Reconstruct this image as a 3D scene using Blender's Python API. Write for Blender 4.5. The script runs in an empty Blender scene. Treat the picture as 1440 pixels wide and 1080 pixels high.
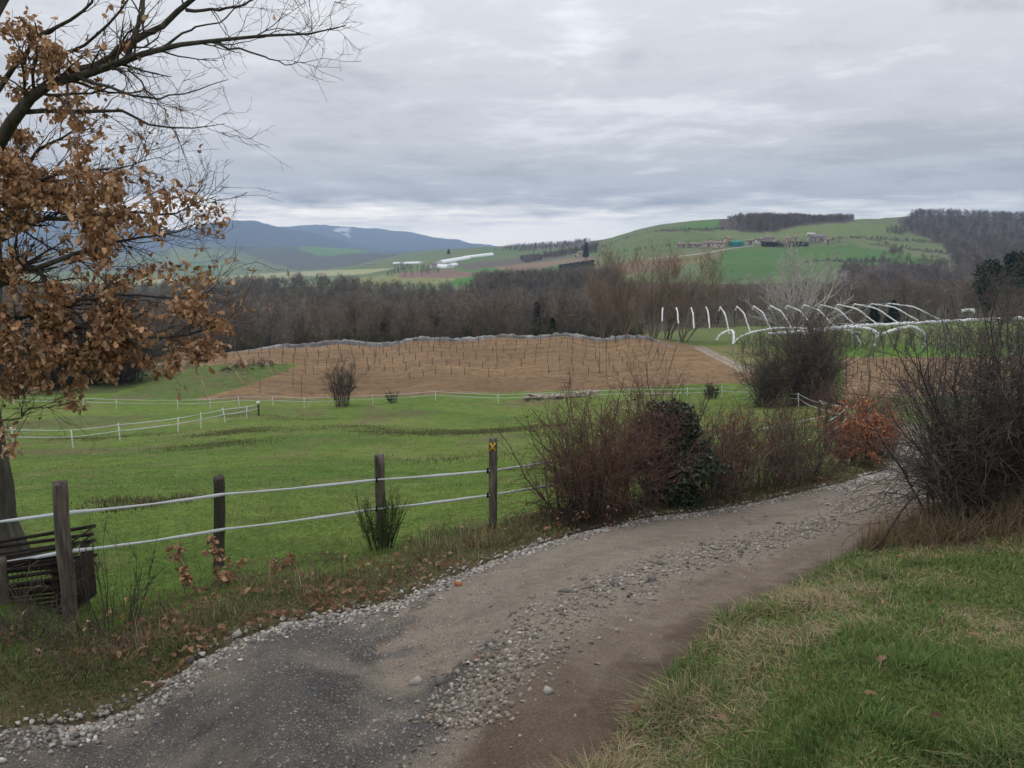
import bpy, math
import numpy as np
from math import radians, sin, cos, tan, pi

scene = bpy.context.scene
COL = scene.collection

# ------------------------------------------------------------------ camera
F = 1119.0                      # focal length in pixels of the 1440 wide photograph
PITCH = math.atan(190.0 / F)    # horizon 190 px above the picture centre
cam_data = bpy.data.cameras.new('camera')
cam_data.sensor_width = 36.0
cam_data.lens = F / 1440.0 * 36.0
cam_data.clip_start = 0.05
cam_data.clip_end = 60000.0
cam = bpy.data.objects.new('camera', cam_data)
COL.objects.link(cam)
cam.location = (0, 0, 0)
cam.rotation_euler = (pi / 2 - PITCH, 0, 0)
scene.camera = cam

# ------------------------------------------------------------------ sky
SUN_AZ, SUN_EL = radians(-25), radians(50)
world = bpy.data.worlds.new('World')
scene.world = world
world.use_nodes = True


def build_world():
    nt = world.node_tree
    nt.nodes.clear()
    N, L = nt.nodes.new, nt.links.new

    def M(op, a, b=None, c=None, clamp=False):
        n = N('ShaderNodeMath'); n.operation = op; n.use_clamp = clamp
        for i, x in enumerate((a, b, c)):
            if x is None:
                continue
            if isinstance(x, (int, float)):
                n.inputs[i].default_value = x
            else:
                L(x, n.inputs[i])
        return n.outputs[0]

    def ramp(val, stops, interp='EASE'):
        n = N('ShaderNodeValToRGB'); n.color_ramp.interpolation = interp
        e = n.color_ramp.elements
        while len(e) < len(stops):
            e.new(0.5)
        for el, (p, c) in zip(e, stops):
            el.position = p
            el.color = (c[0], c[1], c[2], 1) if not isinstance(c, (int, float)) else (c, c, c, 1)
        L(val, n.inputs[0])
        return n.outputs[0]

    def mix(fac, a, b, mode='MIX'):
        n = N('ShaderNodeMix'); n.data_type = 'RGBA'; n.blend_type = mode
        if isinstance(fac, (int, float)):
            n.inputs[0].default_value = fac
        else:
            L(fac, n.inputs[0])
        for i, x in ((6, a), (7, b)):
            if isinstance(x, tuple):
                n.inputs[i].default_value = (*x, 1)
            else:
                L(x, n.inputs[i])
        return n.outputs[2]

    tc = N('ShaderNodeTexCoord')
    sep = N('ShaderNodeSeparateXYZ'); L(tc.outputs['Generated'], sep.inputs[0])
    x, y, z = sep.outputs
    zc = M('MAXIMUM', z, 0.0)
    den = M('ADD', zc, 0.075)
    px, py = M('DIVIDE', x, den), M('DIVIDE', y, den)
    comb = N('ShaderNodeCombineXYZ'); L(px, comb.inputs[0]); L(py, comb.inputs[1])

    def noise(scale, detail, rough, distort=0.0, off=(0, 0, 0), sc=(1, 1, 1)):
        mp = N('ShaderNodeMapping'); L(comb.outputs[0], mp.inputs[0])
        mp.inputs['Location'].default_value = off
        mp.inputs['Scale'].default_value = sc
        mp.inputs['Rotation'].default_value = (0, 0, 0.25)
        n = N('ShaderNodeTexNoise'); L(mp.outputs[0], n.inputs['Vector'])
        n.inputs['Scale'].default_value = scale
        n.inputs['Detail'].default_value = detail
        n.inputs['Roughness'].default_value = rough
        n.inputs['Distortion'].default_value = distort
        return n.outputs[0]
    n1 = noise(0.55, 6, 0.55, 0.3, (3.1, 1.7, 0), (0.9, 0.9, 1))
    n2 = noise(2.0, 5, 0.58, 0.5, (9.1, 4.2, 0), (0.9, 0.9, 1))
    n3 = noise(6.5, 4, 0.62, 0.4, (2.1, 7.2, 0), (0.9, 0.9, 1))
    s = M('ADD', M('ADD', M('MULTIPLY', n1, 0.5), M('MULTIPLY', n2, 0.36)), M('MULTIPLY', n3, 0.14))
    cloud = ramp(s, [(0.38, CLOUD_DARK), (0.50, CLOUD_MID), (0.62, CLOUD_LIGHT)])
    # overcast skies brighten towards the zenith
    grad = M('ADD', M('MULTIPLY', zc, 1.0), 0.86)
    g = N('ShaderNodeCombineXYZ')
    for i in range(3):
        L(grad, g.inputs[i])
    cloud = mix(1.0, cloud, g.outputs[0], 'MULTIPLY')
    # bright open strip below the edge of the cloud deck
    az = M('ARCTAN2', x, y)
    edge = M('ADD', M('MULTIPLY', M('SUBTRACT', n1, 0.5), 0.045), M('MULTIPLY', M('SUBTRACT', n2, 0.5), 0.03))
    lim = M('ADD', M('MULTIPLY_ADD', M('COSINE', M('ADD', az, 0.42)), 0.012, 0.032), edge)
    gap = N('ShaderNodeMapRange'); gap.interpolation_type = 'SMOOTHSTEP'
    L(M('SUBTRACT', lim, z), gap.inputs[0])
    gap.inputs[1].default_value = -0.022; gap.inputs[2].default_value = 0.026
    gap.inputs[3].default_value = 0; gap.inputs[4].default_value = 1
    warm = M('MULTIPLY_ADD', M('COSINE', M('MULTIPLY', M('ADD', az, 0.30), 2.0)), 0.35, 0.62)
    gapf = M('MULTIPLY', gap.outputs[0], warm, None, True)
    sky = N('ShaderNodeTexSky'); sky.sky_type = 'NISHITA'; sky.sun_disc = False
    sky.sun_elevation = SUN_EL; sky.sun_rotation = SUN_AZ
    sky.air_density = 1.0; sky.dust_density = 2.5
    clear = mix(0.8, mix(1.0, sky.outputs[0], (0.10, 0.10, 0.10), 'MULTIPLY'), (3.3, 3.0, 2.55))
    col = mix(gapf, cloud, clear)
    col = mix(0.03, col, mix(1.0, sky.outputs[0], (0.10, 0.10, 0.10), 'MULTIPLY'))
    col = mix(1.0, col, (10.0, 10.0, 10.0), 'MULTIPLY')
    bg = N('ShaderNodeBackground'); L(col, bg.inputs[0]); bg.inputs[1].default_value = 0.10 * SKY_GAIN
    out = N('ShaderNodeOutputWorld'); L(bg.outputs[0], out.inputs[0])


SKY_GAIN = 1.32
CLOUD_DARK, CLOUD_MID, CLOUD_LIGHT = (0.41, 0.416, 0.438), (0.515, 0.522, 0.543), (0.67, 0.675, 0.695)
build_world()
world.cycles.sampling_method = 'MANUAL'
world.cycles.sample_map_resolution = 512

# ------------------------------------------------------------------ sun through the overcast
sun_data = bpy.data.lights.new('sun', 'SUN')
sun_data.energy = 1.25
sun_data.angle = radians(45)
sun_data.color = (1.0, 0.96, 0.90)
sun = bpy.data.objects.new('sun', sun_data)
COL.objects.link(sun)
sun.rotation_euler = (pi / 2 - SUN_EL, 0, -SUN_AZ + pi)
sun.rotation_euler = (radians(90) - SUN_EL, 0, pi - SUN_AZ)

vs = scene.view_settings
vs.view_transform = 'Standard'
vs.look = 'None'
vs.exposure = 0.08
vs.gamma = 1.0
vs.use_curve_mapping = False
scene.render.engine = 'CYCLES'
cy = scene.cycles
cy.max_bounces = 4
cy.diffuse_bounces = 2
cy.glossy_bounces = 1
cy.transmission_bounces = 1
cy.transparent_max_bounces = 4
cy.volume_bounces = 0
cy.use_denoising = True
cy.caustics_reflective = False
cy.caustics_refractive = False
cy.sample_clamp_indirect = 3.0
try:
    cy.denoising_input_passes = 'RGB_ALBEDO_NORMAL'
    cy.denoising_prefilter = 'ACCURATE'
except Exception:
    pass

# ------------------------------------------------------------------ helpers
RNG = np.random.default_rng(7)


def P(u, v, Y):
    """photograph pixel (1440x1080) at forward distance Y metres -> world point"""
    dx = (u - 720.0) / F
    k = (540.0 - v) / F
    dy = cos(PITCH) + k * sin(PITCH)
    dz = -sin(PITCH) + k * cos(PITCH)
    s = Y / dy
    return np.array([dx * s, Y, dz * s])


def to_pixel(p):
    x, y, z = p[..., 0], p[..., 1], p[..., 2]
    f = y * cos(PITCH) - z * sin(PITCH)
    up = y * sin(PITCH) + z * cos(PITCH)
    f = np.where(f < 0.05, 0.05, f)
    return 720 + F * x / f, 540 - F * up / f


def _hash(ix, iy, seed):
    h = (ix.astype(np.int64) * 374761393 + iy.astype(np.int64) * 668265263 + seed * 1442695041) & 0x7fffffff
    h = (h ^ (h >> 13)) * 1274126177 & 0x7fffffff
    return ((h ^ (h >> 16)) & 0xffff) / 65535.0


def vnoise(x, y, seed=0):
    ix, iy = np.floor(x), np.floor(y)
    fx, fy = x - ix, y - iy
    fx, fy = fx * fx * (3 - 2 * fx), fy * fy * (3 - 2 * fy)
    a, b = _hash(ix, iy, seed), _hash(ix + 1, iy, seed)
    c, d = _hash(ix, iy + 1, seed), _hash(ix + 1, iy + 1, seed)
    return (a * (1 - fx) + b * fx) * (1 - fy) + (c * (1 - fx) + d * fx) * fy


def fbm(x, y, seed=0, octaves=4):
    x, y = np.asarray(x, float), np.asarray(y, float)
    s, a, t = 0, 1.0, 0
    for o in range(octaves):
        s = s + a * vnoise(x * 2 ** o, y * 2 ** o, seed + o * 17)
        t += a
        a *= 0.5
    return s / t * 2 - 1


def sstep(a, b, x):
    t = np.clip((x - a) / (b - a), 0, 1)
    return t * t * (3 - 2 * t)


def in_poly(u, v, poly):
    ins = np.zeros(np.shape(u), bool)
    n = len(poly)
    for i in range(n):
        x1, y1 = poly[i]
        x2, y2 = poly[(i + 1) % n]
        c = ((y1 > v) != (y2 > v)) & (u < (x2 - x1) * (v - y1) / (y2 - y1 + 1e-12) + x1)
        ins ^= c
    return ins


def set_props(o, label=None, cat=None, group=None, kind=None):
    if label: o['label'] = label
    if cat: o['category'] = cat
    if group: o['group'] = group
    if kind: o['kind'] = kind
    elif cat: o['kind'] = 'thing'
    return o


def make_mesh(name, verts, faces, mat=None, smooth=False, col=None, uv=None):
    """verts (n,3); faces: (m,3) or (m,4) array or list of such arrays"""
    me = bpy.data.meshes.new(name)
    verts = np.ascontiguousarray(verts, dtype=np.float32)
    fl = faces if isinstance(faces, list) else [faces]
    fl = [np.asarray(f, dtype=np.int32) for f in fl if len(f)]
    nl = sum(f.size for f in fl)
    npoly = sum(len(f) for f in fl)
    me.vertices.add(len(verts)); me.vertices.foreach_set('co', verts.ravel())
    me.loops.add(nl); me.polygons.add(npoly)
    me.loops.foreach_set('vertex_index', np.concatenate([f.ravel() for f in fl]))
    tot = np.concatenate([np.full(len(f), f.shape[1], np.int32) for f in fl])
    start = np.concatenate([[0], np.cumsum(tot)[:-1]]).astype(np.int32)
    me.polygons.foreach_set('loop_start', start)
    try:
        me.polygons.foreach_set('loop_total', tot)
    except Exception:
        pass
    if smooth:
        me.polygons.foreach_set('use_smooth', np.ones(npoly, bool))
    if col is not None:
        a = me.attributes.new('Col', 'FLOAT_COLOR', 'POINT')
        c = np.ones((len(verts), 4), np.float32); c[:, :3] = col
        a.data.foreach_set('color', c.ravel())
    if uv is not None:
        a = me.attributes.new('st', 'FLOAT2', 'POINT')
        a.data.foreach_set('vector', np.ascontiguousarray(uv, np.float32).ravel())
    me.update(calc_edges=True)
    if mat:
        me.materials.append(mat)
    return me


def link(name, me, parent=None, loc=None):
    o = bpy.data.objects.new(name, me)
    COL.objects.link(o)
    if parent is not None:
        o.parent = parent
    if loc is not None:
        o.location = loc
    return o


def empty(name, loc=(0, 0, 0), rz=0.0):
    o = bpy.data.objects.new(name, None)
    o.empty_display_size = 0.1
    COL.objects.link(o)
    o.location = loc
    o.rotation_euler = (0, 0, rz)
    return o


class Geo:
    """collects vertices, faces and vertex colours of one mesh"""

    def __init__(self):
        self.v, self.q, self.t, self.c, self.n = [], [], [], [], 0

    def add(self, verts, quads=None, tris=None, col=None):
        verts = np.asarray(verts, float).reshape(-1, 3)
        if quads is not None and len(quads): self.q.append(np.asarray(quads, int) + self.n)
        if tris is not None and len(tris): self.t.append(np.asarray(tris, int) + self.n)
        self.v.append(verts)
        if col is None: col = (0.5, 0.5, 0.5)
        c = np.asarray(col, float)
        if c.ndim == 1: c = np.tile(c, (len(verts), 1))
        self.c.append(c)
        self.n += len(verts)

    def mesh(self, name, mat, smooth=False, origin=None):
        v = np.concatenate(self.v)
        if origin is not None: v = v - np.asarray(origin)
        f = []
        if self.q: f.append(np.concatenate(self.q))
        if self.t: f.append(np.concatenate(self.t))
        return make_mesh(name, v, f, mat, smooth, np.concatenate(self.c))

    def obj(self, name, mat, parent=None, smooth=False, origin=None):
        o = link(name, self.mesh(name, mat, smooth, origin), parent)
        if parent is None and origin is not None: o.location = origin
        return o


def norm(a):
    return a / (np.linalg.norm(a, axis=-1, keepdims=True) + 1e-12)


def tubes(Pn, R, sides=3):
    """Pn (N,k,3) polylines, R (N,k) radii -> verts, quads"""
    Pn = np.asarray(Pn, float); R = np.asarray(R, float)
    N, k, _ = Pn.shape
    T = np.empty_like(Pn)
    T[:, 1:-1] = Pn[:, 2:] - Pn[:, :-2]
    T[:, 0] = Pn[:, 1] - Pn[:, 0]
    T[:, -1] = Pn[:, -1] - Pn[:, -2]
    T = norm(T)
    mean = norm(Pn[:, -1] - Pn[:, 0])
    ref = np.where(np.abs(mean[:, 2:3]) > 0.8, np.array([[1.0, 0.13, 0.0]]), np.array([[0.05, 0.1, 1.0]]))
    A = norm(np.cross(T, ref[:, None, :]))
    B = np.cross(T, A)
    ang = np.arange(sides) * 2 * pi / sides
    V = Pn[:, :, None, :] + R[:, :, None, None] * (A[:, :, None, :] * np.cos(ang)[None, None, :, None] + B[:, :, None, :] * np.sin(ang)[None, None, :, None])
    V = V.reshape(-1, 3)
    n, i, j = np.meshgrid(np.arange(N), np.arange(k - 1), np.arange(sides), indexing='ij')
    j2 = (j + 1) % sides
    b = n * k * sides
    q = np.stack([b + i * sides + j, b + i * sides + j2, b + (i + 1) * sides + j2, b + (i + 1) * sides + j], -1).reshape(-1, 4)
    return V, q


def resample(pts, n, radii=None):
    """Catmull-Rom through pts -> n points"""
    pts = np.asarray(pts, float)
    m = len(pts)
    ext = np.vstack([2 * pts[0] - pts[1], pts, 2 * pts[-1] - pts[-2]])
    t = np.linspace(0, m - 1, n)
    i = np.minimum(t.astype(int), m - 2)
    f = (t - i)[:, None]
    p0, p1, p2, p3 = ext[i], ext[i + 1], ext[i + 2], ext[i + 3]
    out = 0.5 * ((2 * p1) + (-p0 + p2) * f + (2 * p0 - 5 * p1 + 4 * p2 - p3) * f ** 2 + (-p0 + 3 * p1 - 3 * p2 + p3) * f ** 3)
    if radii is None:
        return out
    return out, np.interp(t, np.arange(m), radii)


def walk(rng, start, d, length, k, wiggle, up=0.0, droop=0.0):
    """random-walk polylines from start (N,3) along d (N,3)"""
    N = len(start)
    pts = np.empty((N, k, 3)); pts[:, 0] = start
    step = (np.asarray(length) / (k - 1))[:, None]
    d = norm(d)
    for i in range(1, k):
        d = norm(d + rng.normal(0, wiggle, (N, 3)) + np.array([0, 0, up - droop * i / k]))
        pts[:, i] = pts[:, i - 1] + d * step
    return pts


def grow(rng, PP, RR, n, length, ang=(0.5, 1.0), t=(0.25, 1.0), k=4, wiggle=0.18, up=0.05, rr=0.55, rmin=0.0015, droop=0.0, taper=0.35, weight=True):
    """n children on the parent polylines PP (N,m,3)"""
    N, m, _ = PP.shape
    L = np.linalg.norm(np.diff(PP, axis=1), axis=2).sum(1)
    pr = L / L.sum() if weight else None
    idx = rng.choice(N, n, p=pr)
    tt = rng.uniform(t[0], t[1], n) * (m - 1)
    i = np.minimum(tt.astype(int), m - 2); f = tt - i
    p0, p1 = PP[idx, i], PP[idx, i + 1]
    start = p0 + (p1 - p0) * f[:, None]
    tan_ = norm(p1 - p0)
    perp = norm(np.cross(tan_, rng.normal(0, 1, (n, 3))))
    a = rng.uniform(ang[0], ang[1], n)[:, None]
    d = tan_ * np.cos(a) + perp * np.sin(a)
    ln = rng.uniform(length[0], length[1], n) * (1.15 - 0.5 * tt / (m - 1))
    pts = walk(rng, start, d, ln, k, wiggle, up, droop)
    r0 = np.maximum((RR[idx, i] * (1 - f) + RR[idx, i + 1] * f) * rr, rmin)
    rad = r0[:, None] * np.linspace(1, taper, k)[None]
    return pts, np.maximum(rad, rmin * 0.7)


# ------------------------------------------------------------------ materials
MATS = {}


def material(name, color=(0.2, 0.2, 0.2), rough=0.9, attr=False, var=0.25, scale=6.0, bump=0.0, bscale=40.0, detail=4, island=0.0, spec=0.25, color2=None, transl=0.0, stretch=None, bdist=0.02):
    m = bpy.data.materials.new(name)
    m.use_nodes = True
    nt = m.node_tree
    nt.nodes.clear()
    N, L = nt.nodes.new, nt.links.new
    out = N('ShaderNodeOutputMaterial')
    b = N('ShaderNodeBsdfPrincipled'); L(b.outputs[0], out.inputs[0])
    b.inputs['Roughness'].default_value = rough
    b.inputs['Specular IOR Level'].default_value = spec
    tc = N('ShaderNodeTexCoord')
    vec = tc.outputs['Object']
    if stretch:
        mp = N('ShaderNodeMapping'); L(vec, mp.inputs[0]); mp.inputs['Scale'].default_value = stretch
        vec = mp.outputs[0]
    if attr:
        a = N('ShaderNodeAttribute'); a.attribute_name = 'Col'
        c = a.outputs['Color']
    else:
        rgb = N('ShaderNodeRGB'); rgb.outputs[0].default_value = (*color, 1)
        c = rgb.outputs[0]
    if color2:
        n = N('ShaderNodeTexNoise'); L(vec, n.inputs['Vector']); n.inputs['Scale'].default_value = scale * 0.6
        n.inputs['Detail'].default_value = detail
        mr = N('ShaderNodeMapRange'); L(n.outputs[0], mr.inputs[0]); mr.inputs[1].default_value = 0.38; mr.inputs[2].default_value = 0.62
        mx = N('ShaderNodeMix'); mx.data_type = 'RGBA'; L(mr.outputs[0], mx.inputs[0]); L(c, mx.inputs[6]); mx.inputs[7].default_value = (*color2, 1)
        c = mx.outputs[2]
    if var > 0:
        n = N('ShaderNodeTexNoise'); L(vec, n.inputs['Vector']); n.inputs['Scale'].default_value = scale
        n.inputs['Detail'].default_value = detail; n.inputs['Roughness'].default_value = 0.62
        mr = N('ShaderNodeMapRange'); L(n.outputs[0], mr.inputs[0])
        mr.inputs[1].default_value = 0.3; mr.inputs[2].default_value = 0.7
        mr.inputs[3].default_value = 1 - var; mr.inputs[4].default_value = 1 + var
        hs = N('ShaderNodeHueSaturation'); L(c, hs.inputs['Color']); L(mr.outputs[0], hs.inputs['Value'])
        c = hs.outputs[0]
    if island > 0:
        g = N('ShaderNodeNewGeometry')
        mr = N('ShaderNodeMapRange'); L(g.outputs['Random Per Island'], mr.inputs[0])
        mr.inputs[3].default_value = 1 - island; mr.inputs[4].default_value = 1 + island
        hs = N('ShaderNodeHueSaturation'); L(c, hs.inputs['Color']); L(mr.outputs[0], hs.inputs['Value'])
        c = hs.outputs[0]
    L(c, b.inputs['Base Color'])
    if bump > 0:
        n = N('ShaderNodeTexNoise'); L(vec, n.inputs['Vector']); n.inputs['Scale'].default_value = bscale
        n.inputs['Detail'].default_value = 5; n.inputs['Roughness'].default_value = 0.65
        bp = N('ShaderNodeBump'); L(n.outputs[0], bp.inputs['Height']); bp.inputs['Strength'].default_value = bump
        bp.inputs['Distance'].default_value = bdist
        L(bp.outputs[0], b.inputs['Normal'])
    if transl > 0:
        t = N('ShaderNodeBsdfTranslucent'); L(c, t.inputs[0])
        ms = N('ShaderNodeMixShader'); ms.inputs[0].default_value = transl
        L(b.outputs[0], ms.inputs[1]); L(t.outputs[0], ms.inputs[2]); L(ms.outputs[0], out.inputs[0])
    MATS[name] = m
    return m
# ------------------------------------------------------------------ terrain: heights fitted to surveyed points
CTRL = [
    # near: bank, road edges, verge, fence line
    (1440, 1080, 2.3), (1200, 1080, 2.4), (820, 1080, 2.9), (720, 1080, 3.0), (400, 1080, 3.3), (0, 1080, 3.7), (0, 1020, 4.0),
    (270, 930, 4.9), (600, 820, 6.6), (800, 750, 8.6), (1000, 715, 10.5), (1230, 665, 14), (1000, 880, 4.6), (1100, 830, 5.5),
    (1230, 760, 7.5), (1440, 900, 3.9), (1440, 745, 6.6), (1240, 900, 4.0), (1600, 1080, 2.2), (1600, 745, 6.4), (-200, 1080, 4.0), (-200, 950, 5.2),
    (100, 880, 6.0), (318, 805, 8), (540, 770, 9), (693, 750, 9.3), (0, 790, 8.0), (-150, 800, 8.0), (1320, 690, 11.5), (1440, 680, 11.0), (1600, 680, 10.5),
    # paddock
    (300, 740, 10.8), (600, 700, 13), (0, 700, 14), (300, 650, 24), (600, 640, 26), (900, 650, 20), (103, 632, 38), (500, 610, 38), (800, 605, 37),
    (-150, 640, 36), (361, 585, 60), (117, 572, 74), (-150, 574, 76), (400, 571, 74), (700, 568, 73), (900, 562, 69), (1077, 560, 66), (1123, 573, 55),
    (1152, 590, 42), (1183, 604, 32), (1160, 631, 21), (1258, 640, 18), (1262, 612, 25), (1400, 620, 22), (1600, 620, 21), (1130, 568, 58), (1000, 566, 64), (1000, 610, 38), (1050, 650, 20), (1000, 548, 73), (800, 556, 77),
    # vineyard knoll
    (450, 560, 80), (290, 559, 82), (200, 556, 84), (60, 556, 86), (-150, 556, 88), (450, 520, 98), (700, 540, 86), (700, 515, 99), (700, 472, 121), (590, 477, 120), (800, 471, 121), (400, 488, 118), (480, 483, 119), (560, 540, 88), (560, 515, 99), (850, 515, 98), (850, 535, 85),
    (330, 494, 117), (250, 512, 106), (120, 520, 108), (-100, 520, 110), (890, 474, 119), (960, 488, 113), (1000, 520, 86), (1040, 528, 80),
    (1200, 556, 62), (1440, 556, 60), (1600, 556, 60), (1200, 500, 92), (1440, 500, 92), (1600, 498, 92), (1010, 488, 112), (1200, 486, 112), (1440, 482, 115),
    (700, 482, 145), (600, 488, 145), (800, 482, 145), (400, 498, 145), (560, 490, 145), (650, 484, 145), (750, 482, 145), (850, 482, 145), (480, 494, 145), (330, 502, 145), (150, 510, 150), (-100, 512, 150), (900, 478, 145), (1200, 474, 145), (1440, 466, 150), (1010, 474, 145),
    # woods
    (-100, 478, 220), (100, 476, 220), (370, 472, 220), (560, 472, 220), (750, 466, 220), (950, 455, 220), (1200, 448, 220), (1440, 440, 220), (1600, 440, 220),
    (-100, 446, 330), (100, 444, 320), (300, 438, 320), (450, 434, 320), (600, 440, 320), (750, 432, 320), (950, 430, 350), (1200, 424, 350), (1440, 416, 350), (1600, 416, 350),
    (-100, 420, 470), (100, 412, 470), (300, 404, 470), (450, 402, 470), (540, 412, 450), (640, 416, 450), (760, 408, 450), (850, 406, 430),
    (-100, 428, 700), (100, 424, 700), (300, 420, 700), (450, 416, 700), (560, 402, 620), (640, 401, 600), (740, 399, 600), (850, 394, 600),
    # fields of the valley
    (-100, 398, 1500), (100, 398, 1500), (300, 396, 1500), (450, 394, 1400), (560, 386, 1000), (640, 384, 900), (740, 380, 850), (820, 381, 800),
    (-100, 384, 2600), (100, 383, 2600), (300, 382, 2600), (450, 380, 2500), (560, 375, 1400), (640, 372, 1250), (740, 364, 1250), (820, 362, 1050),
    (560, 364, 2200), (640, 358, 1900), (700, 352, 1900), (760, 345, 1900), (800, 343, 1800), (840, 338, 1500), (640, 350, 2500), (560, 357, 3000),
    (700, 347, 2300), (700, 358, 3200), (800, 352, 2600), (840, 350, 2200), (560, 366, 4500), (640, 362, 4200),
    (-100, 366, 3600), (100, 365, 3600), (260, 366, 3400), (380, 368, 3400), (480, 368, 3400),
    (-100, 352, 4600), (100, 348, 4600), (270, 345, 4800), (350, 348, 4800), (420, 346, 4800), (500, 350, 4600), (560, 357, 4400),
    (-100, 362, 6000), (100, 360, 6000), (300, 360, 6000), (480, 360, 6000), (640, 360, 6000), (800, 358, 6000),
    # right hill
    (900, 392, 560), (1000, 393, 560), (1100, 391, 570), (1200, 388, 580), (1300, 384, 620), (1440, 392, 600), (1600, 392, 600),
    (900, 366, 740), (1000, 367, 730), (1100, 366, 730), (1200, 362, 740), (1300, 360, 780), (1440, 362, 800), (1600, 362, 800),
    (900, 346, 900), (1000, 344, 860), (1100, 344, 860), (1200, 340, 880), (1300, 342, 960), (1440, 336, 1000), (1600, 336, 1000),
    (900, 323, 1120), (960, 313, 1100), (1010, 309, 1080), (1100, 309, 1090), (1200, 310, 1080), (1250, 306, 1200), (1300, 302, 1280), (1370, 305, 1280), (1440, 307, 1260), (1600, 308, 1250),
    (900, 338, 1600), (1010, 330, 1500), (1100, 328, 1500), (1200, 332, 1500), (1300, 320, 1700), (1440, 325, 1700), (1600, 326, 1700),
    (1000, 352, 2600), (1200, 352, 2600), (1440, 352, 2600), (1000, 356, 5000), (1300, 356, 5000), (1600, 356, 5000),
    # mountains: a near ridge and a farther, lower one
    (-100, 356, 6600), (60, 356, 6600), (180, 355, 6600), (300, 355, 6600), (400, 355, 6600), (480, 357, 6600), (600, 359, 6600),
    (-100, 314, 7500), (60, 311, 7500), (180, 309, 7500), (300, 309, 7500), (360, 313, 7500), (400, 318, 7500), (440, 327, 7500), (480, 338, 7500), (560, 352, 7500), (700, 356, 7500), (900, 356, 7500), (1200, 356, 7500), (1600, 356, 7500),
    (-100, 330, 9000), (180, 330, 9000), (300, 330, 9000), (400, 336, 9000), (480, 344, 9000), (560, 352, 9000), (700, 354, 9000), (1000, 354, 9000), (1400, 354, 9000),
    (-100, 322, 11000), (300, 320, 11000), (400, 321, 11000), (440, 324, 11000), (480, 328, 11000), (520, 331, 11000), (600, 337, 11000), (690, 344, 11000), (760, 348, 11000), (900, 350, 11000), (1200, 350, 11000), (1600, 350, 11000),
    (-100, 352, 13000), (300, 352, 13000), (700, 352, 13000), (1100, 352, 13000), (1600, 352, 13000),
]
AZ_MAX = 0.66
_cp = np.array([P(*c) for c in CTRL])
_caz = np.arctan2(_cp[:, 0], _cp[:, 1]); _cr = np.hypot(_cp[:, 0], _cp[:, 1])
_keep = np.abs(_caz) < 0.75
_cp, _caz, _cr = _cp[_keep], _caz[_keep], _cr[_keep]
_cte = _cp[:, 2] / _cr
_ex_az = np.array([-0.6, -0.3, 0, 0.3, 0.6]); _ex_r = np.array([1.0, 1.0, 1.0, 1.0, 1.0]); _ex_te = np.array([-1.95, -1.9, -1.75, -1.65, -1.6])
_caz = np.r_[_caz, _ex_az]; _cr = np.r_[_cr, _ex_r]; _cte = np.r_[_cte, _ex_te]
AZ_S, MQ_C = 5.0, 0.22
_cx = np.stack([_caz * AZ_S, np.log(_cr)], 1)


def _phi(d2):
    return -np.sqrt(d2 + MQ_C ** 2)


_d2 = ((_cx[:, None] - _cx[None]) ** 2).sum(-1)
_n = len(_cx)
_A = np.zeros((_n + 1, _n + 1)); _A[:_n, :_n] = _phi(_d2) + np.eye(_n) * 0.006
_A[:_n, _n] = 1; _A[_n, :_n] = 1
_w = np.linalg.solve(_A, np.r_[_cte, 0])


def te_field(az, lr):
    az = np.clip(az, -AZ_MAX, AZ_MAX)
    lr = np.maximum(lr, 0.0)
    out = np.empty(len(az))
    for s in range(0, len(az), 20000):
        q = np.stack([az[s:s + 20000] * AZ_S, lr[s:s + 20000]], 1)
        d2 = (q ** 2).sum(1)[:, None] + (_cx ** 2).sum(1)[None] - 2 * q @ _cx.T
        out[s:s + 20000] = _phi(np.maximum(d2, 0)) @ _w[:_n] + _w[_n]
    return out


# ------------------------------------------------------------------ the track's edges (plan view)
def _xy(u, v, Y):
    return P(u, v, Y)[:2]


ROAD_L = np.array([(-7.2, -2.2), (-5.5, 0.1), (-3.95, 2.3), _xy(0, 1022, 4.0), _xy(270, 932, 4.9), _xy(435, 876, 5.62), _xy(600, 822, 6.6), _xy(800, 752, 8.6), _xy(1000, 715, 10.5), _xy(1225, 667, 14), _xy(1256, 640, 18), _xy(1254, 612, 25), _xy(1222, 588, 36), _xy(1190, 570, 46)])
ROAD_R = np.array([(-4.9, -4.2), (-3.2, -1.9), (-1.75, 0.25), (-0.65, 1.65), _xy(820, 1080, 2.9), _xy(905, 978, 3.65), _xy(1000, 882, 4.6), _xy(1110, 832, 5.6), _xy(1235, 762, 7.5), _xy(1345, 700, 11), _xy(1375, 655, 16), _xy(1335, 618, 24), _xy(1272, 590, 36), _xy(1230, 571, 46)])
NS = 700
RL, RR_ = resample(ROAD_L, NS), resample(ROAD_R, NS)
# respace along the track so that stations are even near the camera
ROAD_POLY = [tuple(p) for p in RL[::6]] + [tuple(p) for p in RR_[::-6]]


def seg_dist(x, y, line):
    """unsigned distance from points to a polyline"""
    pts = np.stack([x, y], 1)
    best = np.full(len(pts), 1e9)
    for a, b in zip(line[:-1], line[1:]):
        ab = b - a
        t = np.clip(((pts - a) @ ab) / (ab @ ab + 1e-9), 0, 1)
        best = np.minimum(best, np.hypot(*(pts - a - t[:, None] * ab).T))
    return best


def road_info(x, y):
    """signed: inside flag, distance to left edge, distance to right edge"""
    x = np.asarray(x, float).ravel(); y = np.asarray(y, float).ravel()
    return in_poly(x, y, ROAD_POLY), seg_dist(x, y, RL[::10]), seg_dist(x, y, RR_[::10])


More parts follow.
